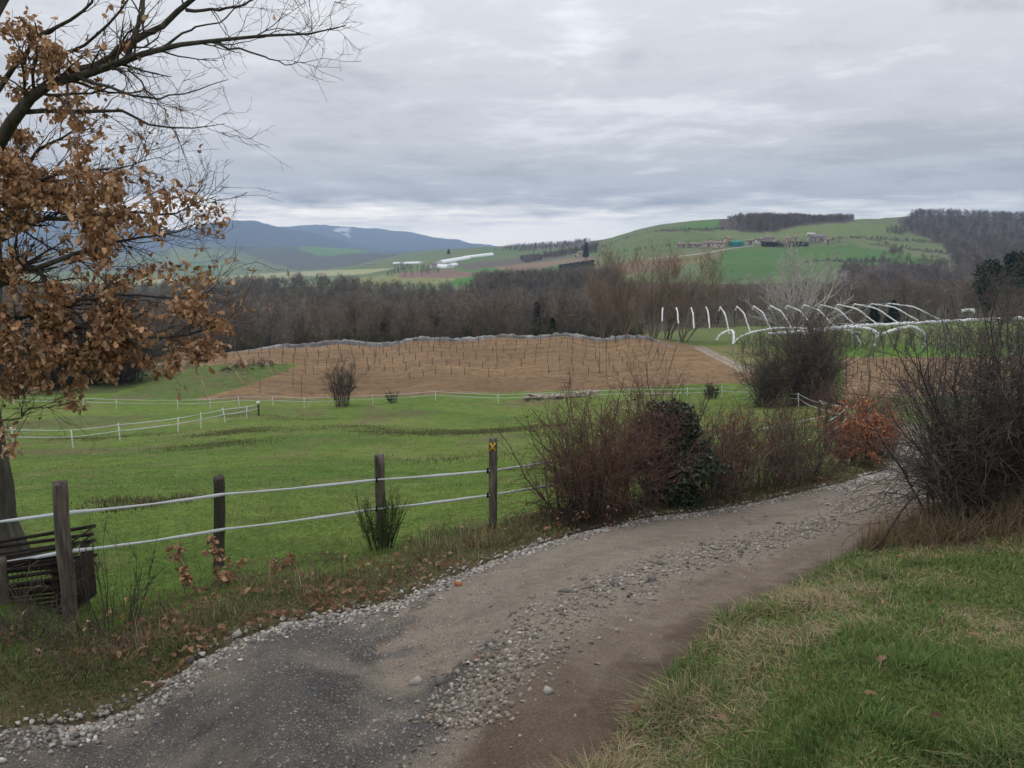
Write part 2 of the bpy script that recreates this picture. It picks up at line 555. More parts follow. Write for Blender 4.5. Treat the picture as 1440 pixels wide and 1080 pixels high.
def FURROW(x, y):
    """1 on the ploughed knoll and the staked plot (plan view), 0 elsewhere"""
    k = sstep(76, 80, y) * sstep(124, 119, y) * sstep(-34, -30, x + 0.25 * (100 - y)) * sstep(24, 20, x - 0.12 * (100 - y))
    return np.maximum(k, sstep(60, 63, y) * sstep(96, 92, y) * sstep(28, 31, x - 0.3 * (y - 70)))


def H(x, y, detail=True):
    x = np.asarray(x, float); y = np.asarray(y, float)
    sh = x.shape
    x, y = x.ravel(), y.ravel()
    r = np.maximum(np.hypot(x, y), 0.3)
    az = np.arctan2(x, y)
    z = te_field(az, np.log(r)) * np.maximum(r, 1.0)
    if detail:
        near = r < 60
        amp = 0.012 + 0.0016 * np.minimum(r, 60)
        z = z + amp * fbm(x * 0.9, y * 0.9, 3, 4) * np.where(r < 200, 1, 0)
        z = z + np.clip((r - 30) / 60, 0, 1) * 0.12 * fbm(x * 0.22, y * 0.22, 9, 3) * (r < 400)
        fur = (r > 74) & (r < 128)
        if fur.any():
            ph = (y[fur] - 0.06 * x[fur] + 0.5 * fbm(x[fur] * 0.15, y[fur] * 0.15, 15, 2)) * 2 * pi / 1.7
            z[fur] += FURROW(x[fur], y[fur]) * (0.07 * np.sin(ph) + 0.10 * fbm(x[fur] * 1.3, y[fur] * 1.3, 16, 3))
        far = r > 500
        if far.any():
            z[far] += np.clip((r[far] - 500) / 1500, 0, 1) * 0.0016 * r[far] * fbm(x[far] / r[far] * 60, np.log(r[far]) * 22, 21, 4)
        m = r > 5200
        if m.any():
            z[m] += 0.0025 * r[m] * fbm(x[m] / 420, y[m] / 700, 31, 5) * np.clip((r[m] - 5500) / 2000, 0, 1)
        if near.any():
            xi, yi = x[near], y[near]
            ins, dl, dr = road_info(xi, yi)
            right = (~ins) & (dr < dl)
            drj = np.maximum(dr + 0.10 * fbm(xi * 3.5, yi * 3.5, 8, 3) - 0.03, 0)
            lip = np.where(right, 0.10 * sstep(0, 0.40, drj) * (0.7 + 0.6 * fbm(xi * 1.3, yi * 1.3, 5, 2)), 0)
            left = (~ins) & (dl <= dr)
            lip += np.where(left, 0.05 * sstep(0.05, 0.5, dl) * (0.6 + 0.8 * vnoise(xi * 2, yi * 2, 6)), 0)
            lip -= np.where(ins, 0.03 + 0.19 * sstep(0.0, 0.22, np.minimum(dl, dr)), 0)
            tus = np.where(~ins, 0.035 * np.clip(fbm(xi * 3.1, yi * 3.1, 12, 3), -0.3, 1), 0)
            z[near] += lip + tus
    return z.reshape(sh)


def ground(x, y):
    return float(H(np.array([x]), np.array([y]))[0])


def G(u, v, Y):
    """ground point below the pixel ray at forward distance Y: XY from the pixel, height from the terrain"""
    p = P(u, v, Y)
    p[2] = ground(p[0], p[1])
    return p


# colours of the land (real-world albedo)
C_GRASS = np.array([0.100, 0.148, 0.030]); C_GRASS2 = np.array([0.132, 0.162, 0.046]); C_PALE = np.array([0.17, 0.165, 0.07])
C_SOIL = np.array([0.200, 0.132, 0.076]); C_SOIL_D = np.array([0.140, 0.088, 0.052]); C_LEAF = np.array([0.062, 0.050, 0.038])
C_WOOD = np.array([0.075, 0.062, 0.056]); C_EARTH = np.array([0.098, 0.070, 0.045]); C_TRACK = np.array([0.26, 0.22, 0.175])


def build_terrain():
    inner = np.linspace(-0.64, 0.64, 560)
    side = np.concatenate([[0.70, 0.80, 0.95, 1.15, 1.4, 1.7, 2.0, 2.35, 2.7, 3.0, pi]])
    az = np.concatenate([-side[::-1][0:], inner, side])
    r = np.concatenate([[0.25, 0.5, 0.75], np.exp(np.linspace(math.log(1.0), math.log(13500.0), 620))])
    r = np.sort(np.concatenate([r[(r < 72) | (r > 126)], np.arange(72.0, 126.0, 0.42)]))
    AZ, R = np.meshgrid(az, r, indexing='xy')
    x, y = (np.sin(AZ) * R).ravel(), (np.cos(AZ) * R).ravel()
    z = H(x, y)
    p = np.stack([x, y, z], 1)
    rr = R.ravel()
    u, v = to_pixel(p)
    u = u + 4 * fbm(x / rr * 90, np.log(rr) * 60, 41, 3); v = v + 1.6 * fbm(x / rr * 90 + 7, np.log(rr) * 60, 43, 3)
    col = np.tile(C_GRASS, (len(p), 1))
    n1 = fbm(x * 0.12, y * 0.12, 51, 4); n2 = fbm(x * 0.6, y * 0.6, 57, 4)

    def blend(mask, c, w=1.0):
        m = (np.asarray(mask, float) * w)[:, None]
        col[:] = col * (1 - m) + np.asarray(c) * m
    # paddock mottling
    blend(sstep(-0.1, 0.5, -n1 + 0.3 * n2) * (rr < 90), (0.066, 0.118, 0.022), 0.75)
    blend(sstep(0.0, 0.6, n1) * (rr < 90), C_GRASS2, 0.8)
    blend(sstep(0.15, 0.6, n2) * (rr < 90), C_PALE, 0.35)
    blend(sstep(0.15, 0.5, fbm(x * 0.3, y * 0.12, 61, 4)) * sstep(24, 32, rr) * (rr < 75), (0.125, 0.105, 0.055), 0.75)
    blend(sstep(0.2, 0.6, fbm(x * 0.8, y * 0.5, 63, 4)) * (rr < 75), (0.13, 0.115, 0.055), 0.5)
    blend(sstep(0.1, 0.4, fbm(x * 0.25 + 9, y * 0.1, 67, 4)) * sstep(56, 62, rr) * (rr < 75), (0.10, 0.085, 0.045), 0.6)
    # verge and bank earth
    ins, dl, dr = np.zeros(len(p), bool), np.full(len(p), 99.0), np.full(len(p), 99.0)
    nr = rr < 60
    ins[nr], dl[nr], dr[nr] = road_info(x[nr], y[nr])
    vleft = (~ins) & (dl < dr)
    blend(vleft * (1 - sstep(0.5, 1.5, dl + 0.5 * n2)), C_EARTH * 0.75, 0.85)
    vr = (~ins) & (dr <= dl) & (rr < 20)
    blend(vr, (0.075, 0.085, 0.030), 0.8)
    blend(vr * sstep(0.0, 0.5, n2), (0.13, 0.105, 0.055), 0.6)
    blend(vr * (1 - sstep(0.0, 0.25, dr)), (0.095, 0.065, 0.042), 0.9)
    blend(ins, (0.105, 0.078, 0.055))
    # vineyard soil
    D = y

    def zone(poly, c, dmin, dmax, w=1.0):
        blend(in_poly(u, v, poly) & (D > dmin) & (D < dmax), c, w)
    zone([(-400, 560), (60, 556), (160, 553), (290, 512), (380, 500), (330, 490), (150, 500), (-400, 505)], (0.075, 0.085, 0.032), 76, 135)
    zone([(140, 562), (200, 545), (285, 514), (420, 506), (405, 520), (330, 548), (285, 562)], (0.088, 0.122, 0.036), 76, 125)
    gb = in_poly(u, v, [(140, 562), (200, 545), (285, 514), (420, 506), (405, 520), (330, 548), (285, 562)]) & (D > 76) & (D < 125)
    blend(gb * sstep(0.0, 0.4, fbm(x * 0.35, y * 0.35, 75, 4)), (0.12, 0.10, 0.055), 0.6)
    soil = [(196, 515), (262, 500), (330, 488), (480, 476), (700, 462), (890, 464), (950, 480), (985, 487), (1065, 515), (1075, 538), (960, 541), (900, 546), (640, 554), (425, 562), (270, 562), (345, 543), (425, 512), (300, 513)]
    sm = in_poly(u, v, soil) & (D > 74) & (D < 150)
    blend(sm, C_SOIL)
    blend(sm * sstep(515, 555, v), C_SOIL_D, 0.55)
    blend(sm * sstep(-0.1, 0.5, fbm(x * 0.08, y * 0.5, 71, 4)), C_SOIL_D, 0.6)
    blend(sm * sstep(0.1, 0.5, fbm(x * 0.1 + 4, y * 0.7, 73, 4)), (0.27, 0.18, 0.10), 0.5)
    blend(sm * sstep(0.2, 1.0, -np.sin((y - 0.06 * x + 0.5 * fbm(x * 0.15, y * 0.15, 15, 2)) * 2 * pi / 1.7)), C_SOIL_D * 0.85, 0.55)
    zone([(980, 486), (1060, 486), (1100, 500), (1090, 530), (1050, 515)], (0.155, 0.150, 0.060), 76, 118)
    zone([(968, 486), (990, 486), (1060, 521), (1050, 527)], (0.20, 0.165, 0.12), 72, 118)
    zone([(975, 488), (979, 487), (1048, 523), (1043, 524)], (0.27, 0.23, 0.18), 72, 118)
    zone([(983, 487), (987, 487), (1057, 522), (1053, 523)], (0.27, 0.23, 0.18), 72, 118)
    zone([(1186, 502), (1700, 502), (1700, 562), (1186, 562)], C_SOIL * 1.0, 58, 96)
    zone([(1186, 486), (1700, 482), (1700, 502), (1186, 502)], (0.085, 0.160, 0.028), 70, 118)
    zone([(880, 440), (1700, 430), (1700, 484), (1000, 486), (880, 470)], (0.105, 0.135, 0.045), 119, 200)
    zone([(720, 430), (860, 430), (860, 462), (720, 462)], (0.085, 0.12, 0.045), 150, 260)
    wf = (D > 128) & (D < 560) & ~((u > 850) & (D < 190))
    blend(wf, C_LEAF, 0.9)
    # distant fields
    far = D > 520
    blend(far, (0.11, 0.145, 0.066))
    bign = fbm(x / 160, y / 160, 81, 4)
    blend(far * sstep(0.0, 0.5, bign), (0.15, 0.165, 0.08), 0.6)
    Z = zone
    Z([(500, 402), (660, 398), (660, 388), (560, 384), (500, 392)], (0.19, 0.20, 0.085), 560, 1200)
    Z([(630, 402), (690, 402), (720, 386), (640, 391)], (0.06, 0.155, 0.035), 560, 1200)
    Z([(560, 391), (640, 391), (680, 385), (630, 379), (560, 383)], (0.18, 0.12, 0.10), 700, 1400)
    Z([(640, 381), (720, 384), (800, 372), (720, 372)], (0.075, 0.165, 0.05), 700, 1400)
    Z([(690, 376), (830, 361), (850, 366), (730, 384)], (0.20, 0.145, 0.105), 700, 1300)
    Z([(735, 382), (790, 373), (790, 381), (740, 388)], (0.06, 0.17, 0.05), 600, 1200)
    Z([(640, 372), (780, 356), (800, 362), (660, 380)], (0.115, 0.10, 0.085), 900, 1700)
    Z([(700, 346), (780, 341), (840, 338), (840, 345), (740, 352)], (0.10, 0.09, 0.085), 1300, 2600)
    Z([(560, 369), (640, 366), (680, 352), (740, 345), (740, 352), (640, 372)], (0.09, 0.15, 0.055), 1300, 2800)
    # right hill
    Z([(830, 375), (900, 366), (1010, 352), (1020, 362), (900, 385), (840, 396)], (0.17, 0.155, 0.075), 560, 1000)
    Z([(820, 378), (900, 366), (960, 362), (960, 374), (840, 392)], (0.16, 0.10, 0.07), 600, 900, 0.7)
    Z([(1020, 352), (1200, 345), (1330, 368), (1220, 378), (1010, 394), (1000, 372)], (0.070, 0.140, 0.042), 540, 930)
    Z([(1000, 380), (1090, 372), (1090, 396), (1000, 398)], (0.06, 0.115, 0.04), 540, 700, 0.7)
    Z([(960, 316), (1010, 307), (1030, 322), (1000, 326), (945, 324)], (0.075, 0.155, 0.048), 900, 1200)
    Z([(850, 350), (945, 324), (1005, 328), (1005, 342), (900, 362)], (0.10, 0.145, 0.055), 740, 1200, 0.8)
    Z([(1010, 328), (1090, 326), (1160, 312), (1250, 316), (1260, 330), (1100, 340), (1010, 338)], (0.125, 0.165, 0.065), 850, 1200)
    for hl in ([(920, 323), (1030, 321), (1030, 324), (920, 326)], [(1180, 333), (1320, 340), (1320, 342), (1180, 335)], [(1224, 342), (1340, 356), (1340, 359), (1224, 344)],
               [(1130, 366), (1250, 366), (1250, 369), (1130, 369)]):
        Z(hl, (0.06, 0.055, 0.04), 600, 1300)
    Z([(1262, 309), (1300, 298), (1700, 290), (1700, 396), (1330, 392), (1340, 364), (1322, 342), (1268, 322)], C_WOOD, 560, 1700)
    Z([(1180, 400), (1180, 374), (1290, 372), (1350, 384), (1500, 390), (1500, 420)], C_WOOD, 440, 760)
    Z([(1012, 318), (1012, 296), (1200, 300), (1200, 312), (1120, 318), (1086, 328), (1026, 325)], C_WOOD, 900, 1350)
    # left plain and hills
    m = (D > 1300) & (u < 640)
    blend(m, (0.12, 0.155, 0.07))
    Z([(-400, 400), (240, 392), (420, 382), (560, 377), (560, 384), (400, 390), (240, 400)], (0.30, 0.30, 0.16), 1300, 2700)
    k = fbm(x / 700, y / 900, 91, 4)
    blend((D > 2700) * (D < 6000) * (u < 660) * sstep(-0.05, 0.1, k), (0.075, 0.070, 0.070), 0.9)
    Z([(700 - 400, 345), (480, 341), (560, 352), (560, 376), (420, 380), (370, 366), (330, 352)], (0.07, 0.066, 0.066), 2700, 5600, 0.75)
    Z([(420, 343), (470, 343), (540, 354), (450, 360), (420, 352)], (0.10, 0.19, 0.06), 2700, 5600)
    Z([(240, 350), (300, 352), (370, 372), (330, 380), (240, 382)], (0.14, 0.185, 0.075), 2700, 5600)
    Z([(240, 372), (310, 374), (310, 381), (240, 382)], (0.08, 0.17, 0.05), 2700, 5600)
    for hl in ([(250, 372), (330, 362), (330, 364), (250, 374)], [(300, 358), (350, 371), (350, 373), (300, 360)], [(310, 345), (356, 346), (352, 351), (314, 349)], [(380, 346), (402, 344), (402, 347), (382, 349)]):
        Z(hl, (0.045, 0.05, 0.04), 2700, 6000)
    mt = D > 5900
    blend(mt, (0.055, 0.065, 0.062))
    snow = mt & (v < 316 + 2 * fbm(x / 150, y / 200, 97, 3)) & (u > 318) & (u < 412) & (fbm(x / 90, y / 500, 99, 3) > 0.12)
    blend(snow, (0.9, 0.9, 0.92))
    blend(mt & (v < 333) & (u > 470) & (u < 492) & (fbm(x / 130, y / 500, 98, 3) > 0.1), (0.85, 0.85, 0.87))
    na, nr_ = len(az), len(r)
    i, j = np.meshgrid(np.arange(nr_ - 1), np.arange(na - 1), indexing='ij')
    q = np.stack([i * na + j, (i + 1) * na + j, (i + 1) * na + j + 1, i * na + j + 1], -1).reshape(-1, 4)[:, ::-1]
    m = bpy.data.materials.new('land')
    m.use_nodes = True
    nt = m.node_tree; nt.nodes.clear()
    N, L = nt.nodes.new, nt.links.new
    out = N('ShaderNodeOutputMaterial'); b = N('ShaderNodeBsdfPrincipled'); L(b.outputs[0], out.inputs[0])
    b.inputs['Roughness'].default_value = 0.95; b.inputs['Specular IOR Level'].default_value = 0.08
    a = N('ShaderNodeAttribute'); a.attribute_name = 'Col'
    tc = N('ShaderNodeTexCoord')
    c = a.outputs['Color']
    for sc, amt, st in ((1.3, 0.22, (1, 1, 1)), (14.0, 0.38, (1, 0.6, 1)), (0.05, 0.12, (1, 1, 0))):
        mp = N('ShaderNodeMapping'); L(tc.outputs['Object'], mp.inputs[0]); mp.inputs['Scale'].default_value = st
        n = N('ShaderNodeTexNoise'); L(mp.outputs[0], n.inputs['Vector']); n.inputs['Scale'].default_value = sc; n.inputs['Detail'].default_value = 5
        n.inputs['Roughness'].default_value = 0.65
        mr = N('ShaderNodeMapRange'); L(n.outputs[0], mr.inputs[0]); mr.inputs[1].default_value = 0.32; mr.inputs[2].default_value = 0.68
        mr.inputs[3].default_value = 1 - amt; mr.inputs[4].default_value = 1 + amt
        hs = N('ShaderNodeHueSaturation'); L(c, hs.inputs['Color']); L(mr.outputs[0], hs.inputs['Value']); c = hs.outputs[0]
    L(c, b.inputs['Base Color'])
    n = N('ShaderNodeTexNoise'); L(tc.outputs['Object'], n.inputs['Vector']); n.inputs['Scale'].default_value = 9; n.inputs['Detail'].default_value = 6; n.inputs['Roughness'].default_value = 0.7
    bp = N('ShaderNodeBump'); L(n.outputs[0], bp.inputs['Height']); bp.inputs['Strength'].default_value = 0.7; bp.inputs['Distance'].default_value = 0.06
    L(bp.outputs[0], b.inputs['Normal'])
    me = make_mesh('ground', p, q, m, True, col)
    o = link('ground', me)
    set_props(o, 'rolling countryside of meadow, ploughed soil, fields, hills and far mountains', 'ground', None, 'structure')
    return o


build_terrain()
# ------------------------------------------------------------------ the farm track
def build_track():
    # even stations
    mid = 0.5 * (RL + RR_)
    s = np.r_[0, np.cumsum(np.linalg.norm(np.diff(mid, axis=0), axis=1))]
    st = np.concatenate([np.arange(2.0, 17.0, 0.035), np.arange(17.0, s[-1], 0.16)])
    Lp = np.stack([np.interp(st, s, RL[:, i]) for i in range(2)], 1)
    Rp = np.stack([np.interp(st, s, RR_[:, i]) for i in range(2)], 1)
    w = np.linspace(-0.06, 1.06, 100)
    xy = Lp[:, None] * (1 - w)[None, :, None] + Rp[:, None] * w[None, :, None]
    x, y = xy[..., 0].ravel(), xy[..., 1].ravel()
    W = np.tile(w, len(st)); S = np.repeat(st, len(w))
    z = H(x, y, False)
    near = S < 17
    e = 0.022 * fbm(S * 1.8, S * 0 + 3, 101, 4)
    e2 = 0.03 * fbm(S * 1.6, S * 0 + 8, 103, 4)
    prof = 0.04 * sstep(-0.02, 0.04, W + e) * sstep(-0.055, -0.015, 1 - W + 0.4 * e2) - 0.06
    rut = -0.035 * np.exp(-((W - 0.86) / 0.10) ** 2) - 0.02 * np.exp(-((W - 0.36) / 0.16) ** 2) + 0.02 * np.exp(-((W - 0.62) / 0.10) ** 2)
    asph_edge = 9.75 + 0.45 * fbm(W * 7, S * 0.6, 105, 4) + 0.45 * fbm(x * 4.5, y * 4.5, 106, 4)
    asph = sstep(0.025, -0.025, S - asph_edge - 0.5 * sstep(0.40, 0.05, W) - 0.25 * fbm(x * 14, y * 14, 108, 3)) * sstep(0.70, 0.62, W + 0.05 * fbm(S * 2, W * 6, 107, 3))
    z = z + prof + rut + 0.009 * fbm(x * 2.2, y * 2.2, 109, 4) + 0.009 * fbm(x * 9, y * 9, 110, 4) + 0.030 * asph
    dirt = np.array([0.205, 0.170, 0.134]); mud = np.array([0.142, 0.110, 0.082]); tar = np.array([0.078, 0.072, 0.066]); grit = np.array([0.20, 0.165, 0.13])
    col = np.tile(dirt, (len(x), 1))

    def bl(m, c, k=1.0):
        m = (np.clip(m, 0, 1) * k)[:, None]
        col[:] = col * (1 - m) + np.asarray(c) * m
    n = fbm(x * 1.4, y * 1.4, 111, 5); n2 = fbm(x * 5, y * 5, 113, 4)
    bl(sstep(-0.3, 0.7, n + 0.5 * n2), mud, 0.45)
    bl(np.exp(-((W - 0.36 - 0.03 * n) / 0.06) ** 2) * sstep(-0.3, 0.2, n2), mud * 0.8, 0.5)
    bl(sstep(0.1, 0.5, fbm(x * 9, y * 9, 117, 4)), dirt * 0.72, 0.5)
    bl(np.exp(-((W - 0.62 - 0.04 * n) / 0.13) ** 2), grit, 0.75)
    bl(sstep(0.74, 0.82, W + 0.07 * n2), mud * 1.08, 0.85)
    bl(sstep(0.76, 0.82, W) * sstep(0.05, 0.4, fbm(S * 1.2, W * 22, 120, 4)), mud * 0.72, 0.6)
    bl(sstep(0.76, 0.82, W) * sstep(0.1, 0.5, fbm(x * 6, y * 6, 122, 4)), dirt * 0.95, 0.5)
    bl(sstep(0.88, 0.97, W + 0.08 * n2), (0.085, 0.058, 0.040))
    bl(sstep(0.75, 0.8, W) * sstep(10.2, 8.8, S), (0.105, 0.072, 0.05), 0.8)
    bl(sstep(0.16, 0.06, W + 0.05 * n2), grit * 0.85, 0.9)
    bl(asph, tar)
    bl(asph * sstep(-0.35, 0.45, fbm(x * 1.5 + 3, y * 1.5, 115, 5) + 0.5 * n2), (0.175, 0.145, 0.115), 0.8)
    bl(asph * sstep(0.15, 0.45, fbm(x * 3 + 9, y * 3, 116, 5)), (0.036, 0.034, 0.033), 0.6)
    patch = sstep(0.75, 0.35, np.hypot((S - 9.45) / 0.55, (W - 0.46) / 0.15) + 0.45 * n + 0.4 * n2) + sstep(0.7, 0.4, np.hypot((S - 9.95) / 0.35, (W - 0.36) / 0.10) + 0.4 * n + 0.4 * n2)
    bl(patch, (0.225, 0.185, 0.145), 0.85)
    bl(sstep(0.3, 0.6, n2) * (1 - asph), dirt * 1.25, 0.4)
    speck = np.clip(0.75 + 0.7 * fbm(x * 2.7, y * 2.7, 118, 4), 0.1, 1.2) * np.where(asph > 0.5, 1.0, 0.6) * (1 - 0.85 * sstep(0.74, 0.82, W + 0.07 * n2)) * (1 - 0.5 * np.clip(patch, 0, 1))
    nw = len(w)
    i, j = np.meshgrid(np.arange(len(st) - 1), np.arange(nw - 1), indexing='ij')
    q = np.stack([i * nw + j, i * nw + j + 1, (i + 1) * nw + j + 1, (i + 1) * nw + j], -1).reshape(-1, 4)
    m = bpy.data.materials.new('track_surface'); m.use_nodes = True
    nt = m.node_tree; nt.nodes.clear(); N, L = nt.nodes.new, nt.links.new
    out = N('ShaderNodeOutputMaterial'); b = N('ShaderNodeBsdfPrincipled'); L(b.outputs[0], out.inputs[0])
    b.inputs['Roughness'].default_value = 0.85; b.inputs['Specular IOR Level'].default_value = 0.25
    a = N('ShaderNodeAttribute'); a.attribute_name = 'Col'; c = a.outputs['Color']
    tc = N('ShaderNodeTexCoord')
    for sc, amt in ((7.0, 0.16), (70.0, 0.45)):
        nn = N('ShaderNodeTexNoise'); L(tc.outputs['Object'], nn.inputs['Vector']); nn.inputs['Scale'].default_value = sc; nn.inputs['Detail'].default_value = 5; nn.inputs['Roughness'].default_value = 0.7
        mr = N('ShaderNodeMapRange'); L(nn.outputs[0], mr.inputs[0]); mr.inputs[1].default_value = 0.3; mr.inputs[2].default_value = 0.7; mr.inputs[3].default_value = 1 - amt; mr.inputs[4].default_value = 1 + amt
        hs = N('ShaderNodeHueSaturation'); L(c, hs.inputs['Color']); L(mr.outputs[0], hs.inputs['Value']); c = hs.outputs[0]
    # fine grit bedded in the surface: pale speckles of crushed stone
    for sc, th, amt in ((110.0, 0.30, 0.7), (60.0, 0.22, 0.65), (30.0, 0.08, 0.6)):
        vo = N('ShaderNodeTexVoronoi'); L(tc.outputs['Object'], vo.inputs['Vector']); vo.inputs['Scale'].default_value = sc
        sep = N('ShaderNodeSeparateColor'); L(vo.outputs['Color'], sep.inputs[0])
        lt = N('ShaderNodeMath'); lt.operation = 'LESS_THAN'; L(vo.outputs['Distance'], lt.inputs[0]); lt.inputs[1].default_value = 0.33
        gt = N('ShaderNodeMath'); gt.operation = 'LESS_THAN'; L(sep.outputs[0], gt.inputs[0]); gt.inputs[1].default_value = th
        mu = N('ShaderNodeMath'); mu.operation = 'MULTIPLY'; L(lt.outputs[0], mu.inputs[0]); L(gt.outputs[0], mu.inputs[1])
        mu2 = N('ShaderNodeMath'); mu2.operation = 'MULTIPLY'; L(mu.outputs[0], mu2.inputs[0])
        ats = N('ShaderNodeAttribute'); ats.attribute_name = 'st'; sx = N('ShaderNodeSeparateXYZ'); L(ats.outputs['Vector'], sx.inputs[0])
        mu3 = N('ShaderNodeMath'); mu3.operation = 'MULTIPLY'; L(sx.outputs[0], mu3.inputs[0]); mu3.inputs[1].default_value = amt; L(mu3.outputs[0], mu2.inputs[1])
        mx = N('ShaderNodeMix'); mx.data_type = 'RGBA'; L(mu2.outputs[0], mx.inputs[0]); L(c, mx.inputs[6]); mx.inputs[7].default_value = (0.36, 0.35, 0.33, 1)
        c = mx.outputs[2]
    L(c, b.inputs['Base Color'])
    nn = N('ShaderNodeTexNoise'); L(tc.outputs['Object'], nn.inputs['Vector']); nn.inputs['Scale'].default_value = 60; nn.inputs['Detail'].default_value = 6; nn.inputs['Roughness'].default_value = 0.75
    bp = N('ShaderNodeBump'); L(nn.outputs[0], bp.inputs['Height']); bp.inputs['Strength'].default_value = 0.9; bp.inputs['Distance'].default_value = 0.02
    L(bp.outputs[0], b.inputs['Normal'])
    o = link('track', make_mesh('track', np.stack([x, y, z], 1), q, m, True, col, np.stack([speck, W], 1)))
    set_props(o, 'stony farm track of broken asphalt, gravel and mud', 'track', None, 'structure')
    global TRACK_GRID
    TRACK_GRID = (st, w, x.reshape(len(st), nw), y.reshape(len(st), nw), z.reshape(len(st), nw))
    return o


TRACK = build_track()


def stone_variants(n, rng, sub=1):
    phi = (1 + 5 ** 0.5) / 2
    v = np.array([(-1, phi, 0), (1, phi, 0), (-1, -phi, 0), (1, -phi, 0), (0, -1, phi), (0, 1, phi), (0, -1, -phi), (0, 1, -phi), (phi, 0, -1), (phi, 0, 1), (-phi, 0, -1), (-phi, 0, 1)], float)
    v /= np.linalg.norm(v[0])
    f = np.array([(0, 11, 5), (0, 5, 1), (0, 1, 7), (0, 7, 10), (0, 10, 11), (1, 5, 9), (5, 11, 4), (11, 10, 2), (10, 7, 6), (7, 1, 8), (3, 9, 4), (3, 4, 2), (3, 2, 6), (3, 6, 8), (3, 8, 9), (4, 9, 5), (2, 4, 11), (6, 2, 10), (8, 6, 7), (9, 8, 1)])
    out = []
    for k in range(n):
        w = v * (1 + rng.normal(0, 0.22, (12, 1))) + rng.normal(0, 0.14, (12, 3))
        w *= np.array([1.0, rng.uniform(0.6, 0.95), rng.uniform(0.42, 0.7)])
        out.append(w)
    return out, f


